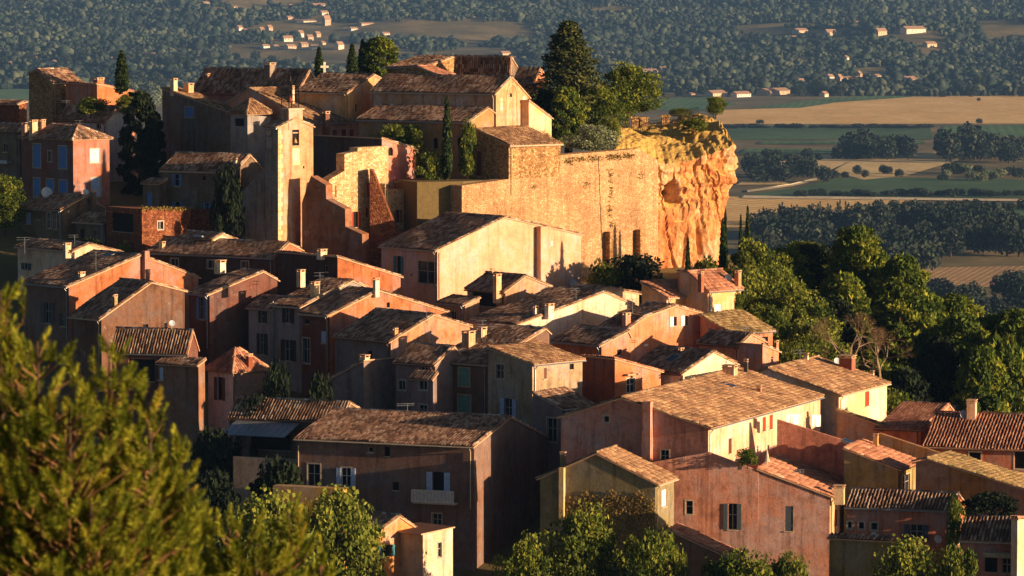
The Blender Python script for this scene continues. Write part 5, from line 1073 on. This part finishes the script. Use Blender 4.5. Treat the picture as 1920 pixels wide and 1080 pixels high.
wood('in the tall hedge by the white farm', scatter(24, 1640, 1930, 396, 402, 20, 28, (0, 1), .9)); wood('standing alone in the golden field', [(0, 1425, 233, 16, 9), (0, 1836, 232, 14, 10), (0, 1835, 190, 8, 7)])
wood('in the valley wood, far row', scatter(25, 1400, 1940, 440, 452, 44, 62, (0, 1, 1, 0))); wood('in the valley wood, middle row', scatter(24, 1400, 1940, 470, 482, 48, 70, (0, 1, 0, 1))); wood('in the valley wood, near row', scatter(20, 1400, 1730, 505, 530, 56, 84, (0, 1)))
wood('below the ploughed field', scatter(9, 1740, 1940, 585, 612, 50, 70)); wood('beside the ploughed field', [(0, 1905, 565, 70, 60), (0, 1880, 560, 50, 46), (1, 1760, 556, 60, 34)])
wood('in the hedge by the vineyard foot', scatter(26, 1500, 1930, 366, 370, 22, 32, (0, 1), .45)); wood('around the far hamlet', scatter(25, 1220, 1920, 168, 184, 16, 30, (0, 1, 1))); wood('under the far left hill', scatter(25, 0, 560, 112, 134, 16, 28)); wood('beside the far left fields', scatter(12, 240, 300, 168, 200, 24, 36, (0, 3)))
# ------------------------------------------------------------------ small things
LIN = plain('white_linen', 'eeeae0', .8)
def sheet(label, x0, x1, y0, y1, Y):
    a, b = P(x0, y0, Y), P(x1, y0, Y + .4); h = (y1 - y0) * Y / FPX; K = 8; v = []; f = []
    for i in range(K + 1):
        t = i / K; p = a + (b - a) * t
        for d in (0, .03):
            for zz in (0, -h): v.append((p[0], p[1] + .07 * math.sin(9 * t) * (1 if zz else .2) + d, p[2] + zz))
    for i in range(K):
        o = i * 4; q = o + 4; f += [(o, o + 1, q + 1, q), (o + 2, q + 2, q + 3, o + 3), (o, q, q + 2, o + 2), (o + 1, o + 3, q + 3, q + 1)]
    tag(link('laundry_sheet', mesh('laundry_sheet', v, f, [LIN])), label, 'laundry')
sheet('white sheet drying on the roof terrace, wider one at left', 1475, 1501, 776, 796, 326); sheet('white sheet drying on the roof terrace, narrower one at right', 1523, 1539, 778, 800, 326)
p = P(1438, 872, 315.5); tp = P(1438, 842, 315.5); rt = link('parasol', None, None, tuple(p)); tag(rt, 'closed cream parasol on the roof terrace of the pink house', 'parasol'); hh = tp[2] - p[2]
m = MB(); m.tube([(0, 0, 0), (0, 0, hh)], .03, 6); m.build('pole', WHITE, rt); m = MB(); m.tube([(0, 0, hh * .22), (0, 0, hh * .4), (0, 0, hh * .98)], [.26, .2, .03], 10); m.build('canopy', CREAM, rt)
FQ = []
# cliff-top fence and stone table
p0, p1 = P(1160, 258, 432), P(1310, 214, 447); m = MB(); rt = link('fence', None, None, tuple(p0)); tag(rt, 'thin dark iron fence along the cliff-top path', 'fence')
for i in range(46):
    t = i / 45; q = (p1 - p0) * t; zc = cliff_z(*(p0 + q)[:2]); q[2] = zc - p0[2] if zc is not None and abs(zc - p0[2] - q[2]) < 4 else q[2]; FQ.append(q); pm = MB(); pm.tube([q - (0, 0, .3), q + (0, 0, 1.0)], .02, 4); pm.build('post', IRON, rt)
for zz in (.12, 1.0):
    m = MB(); m.tube([q + np.array((0, 0, zz)) for q in FQ], .025, 4); m.build('rail', IRON, rt)
for lb, x, y in (('left pale stone block on the cliff-top path', 1192, 228), ('middle flat stone on the cliff-top path', 1208, 226), ('right squat stone block by the fence', 1248, 226)):
    q = P(x, y, 443); zc = cliff_z(q[0], q[1]); q[2] = zc + .6 if zc is not None else q[2]; m = MB(); m.box((-.45, -.3, -.9), (.9, .1, 0), (-.05, .6, 0), (.03, 0, 1.15)); m.box((-.55, -.38, .26), (1.1, .1, 0), (-.05, .76, 0), (0, 0, .2)); tag(m.build('stone_block', ST, None, loc=tuple(q)), lb, 'stone')
# ------------------------------------------------------------------ air
m = bpy.data.materials.new('haze_air'); m.use_nodes = True; nt = m.node_tree; nt.nodes.clear(); o = nt.nodes.new('ShaderNodeOutputMaterial'); pv = nt.nodes.new('ShaderNodeVolumePrincipled')
pv.inputs['Color'].default_value = (.28, .56, 1.0, 1); pv.inputs['Density'].default_value = HAZE; pv.inputs['Anisotropy'].default_value = .0; nt.links.new(pv.outputs[0], o.inputs['Volume'])
mb = MB(); mb.box((-2700, -100, -135), (5400, 0, 0), (0, 9700, 0), (0, 0, 215)); tag(mb.build('haze', m), 'thin blue evening haze over the valley', 'haze', None, 'stuff')
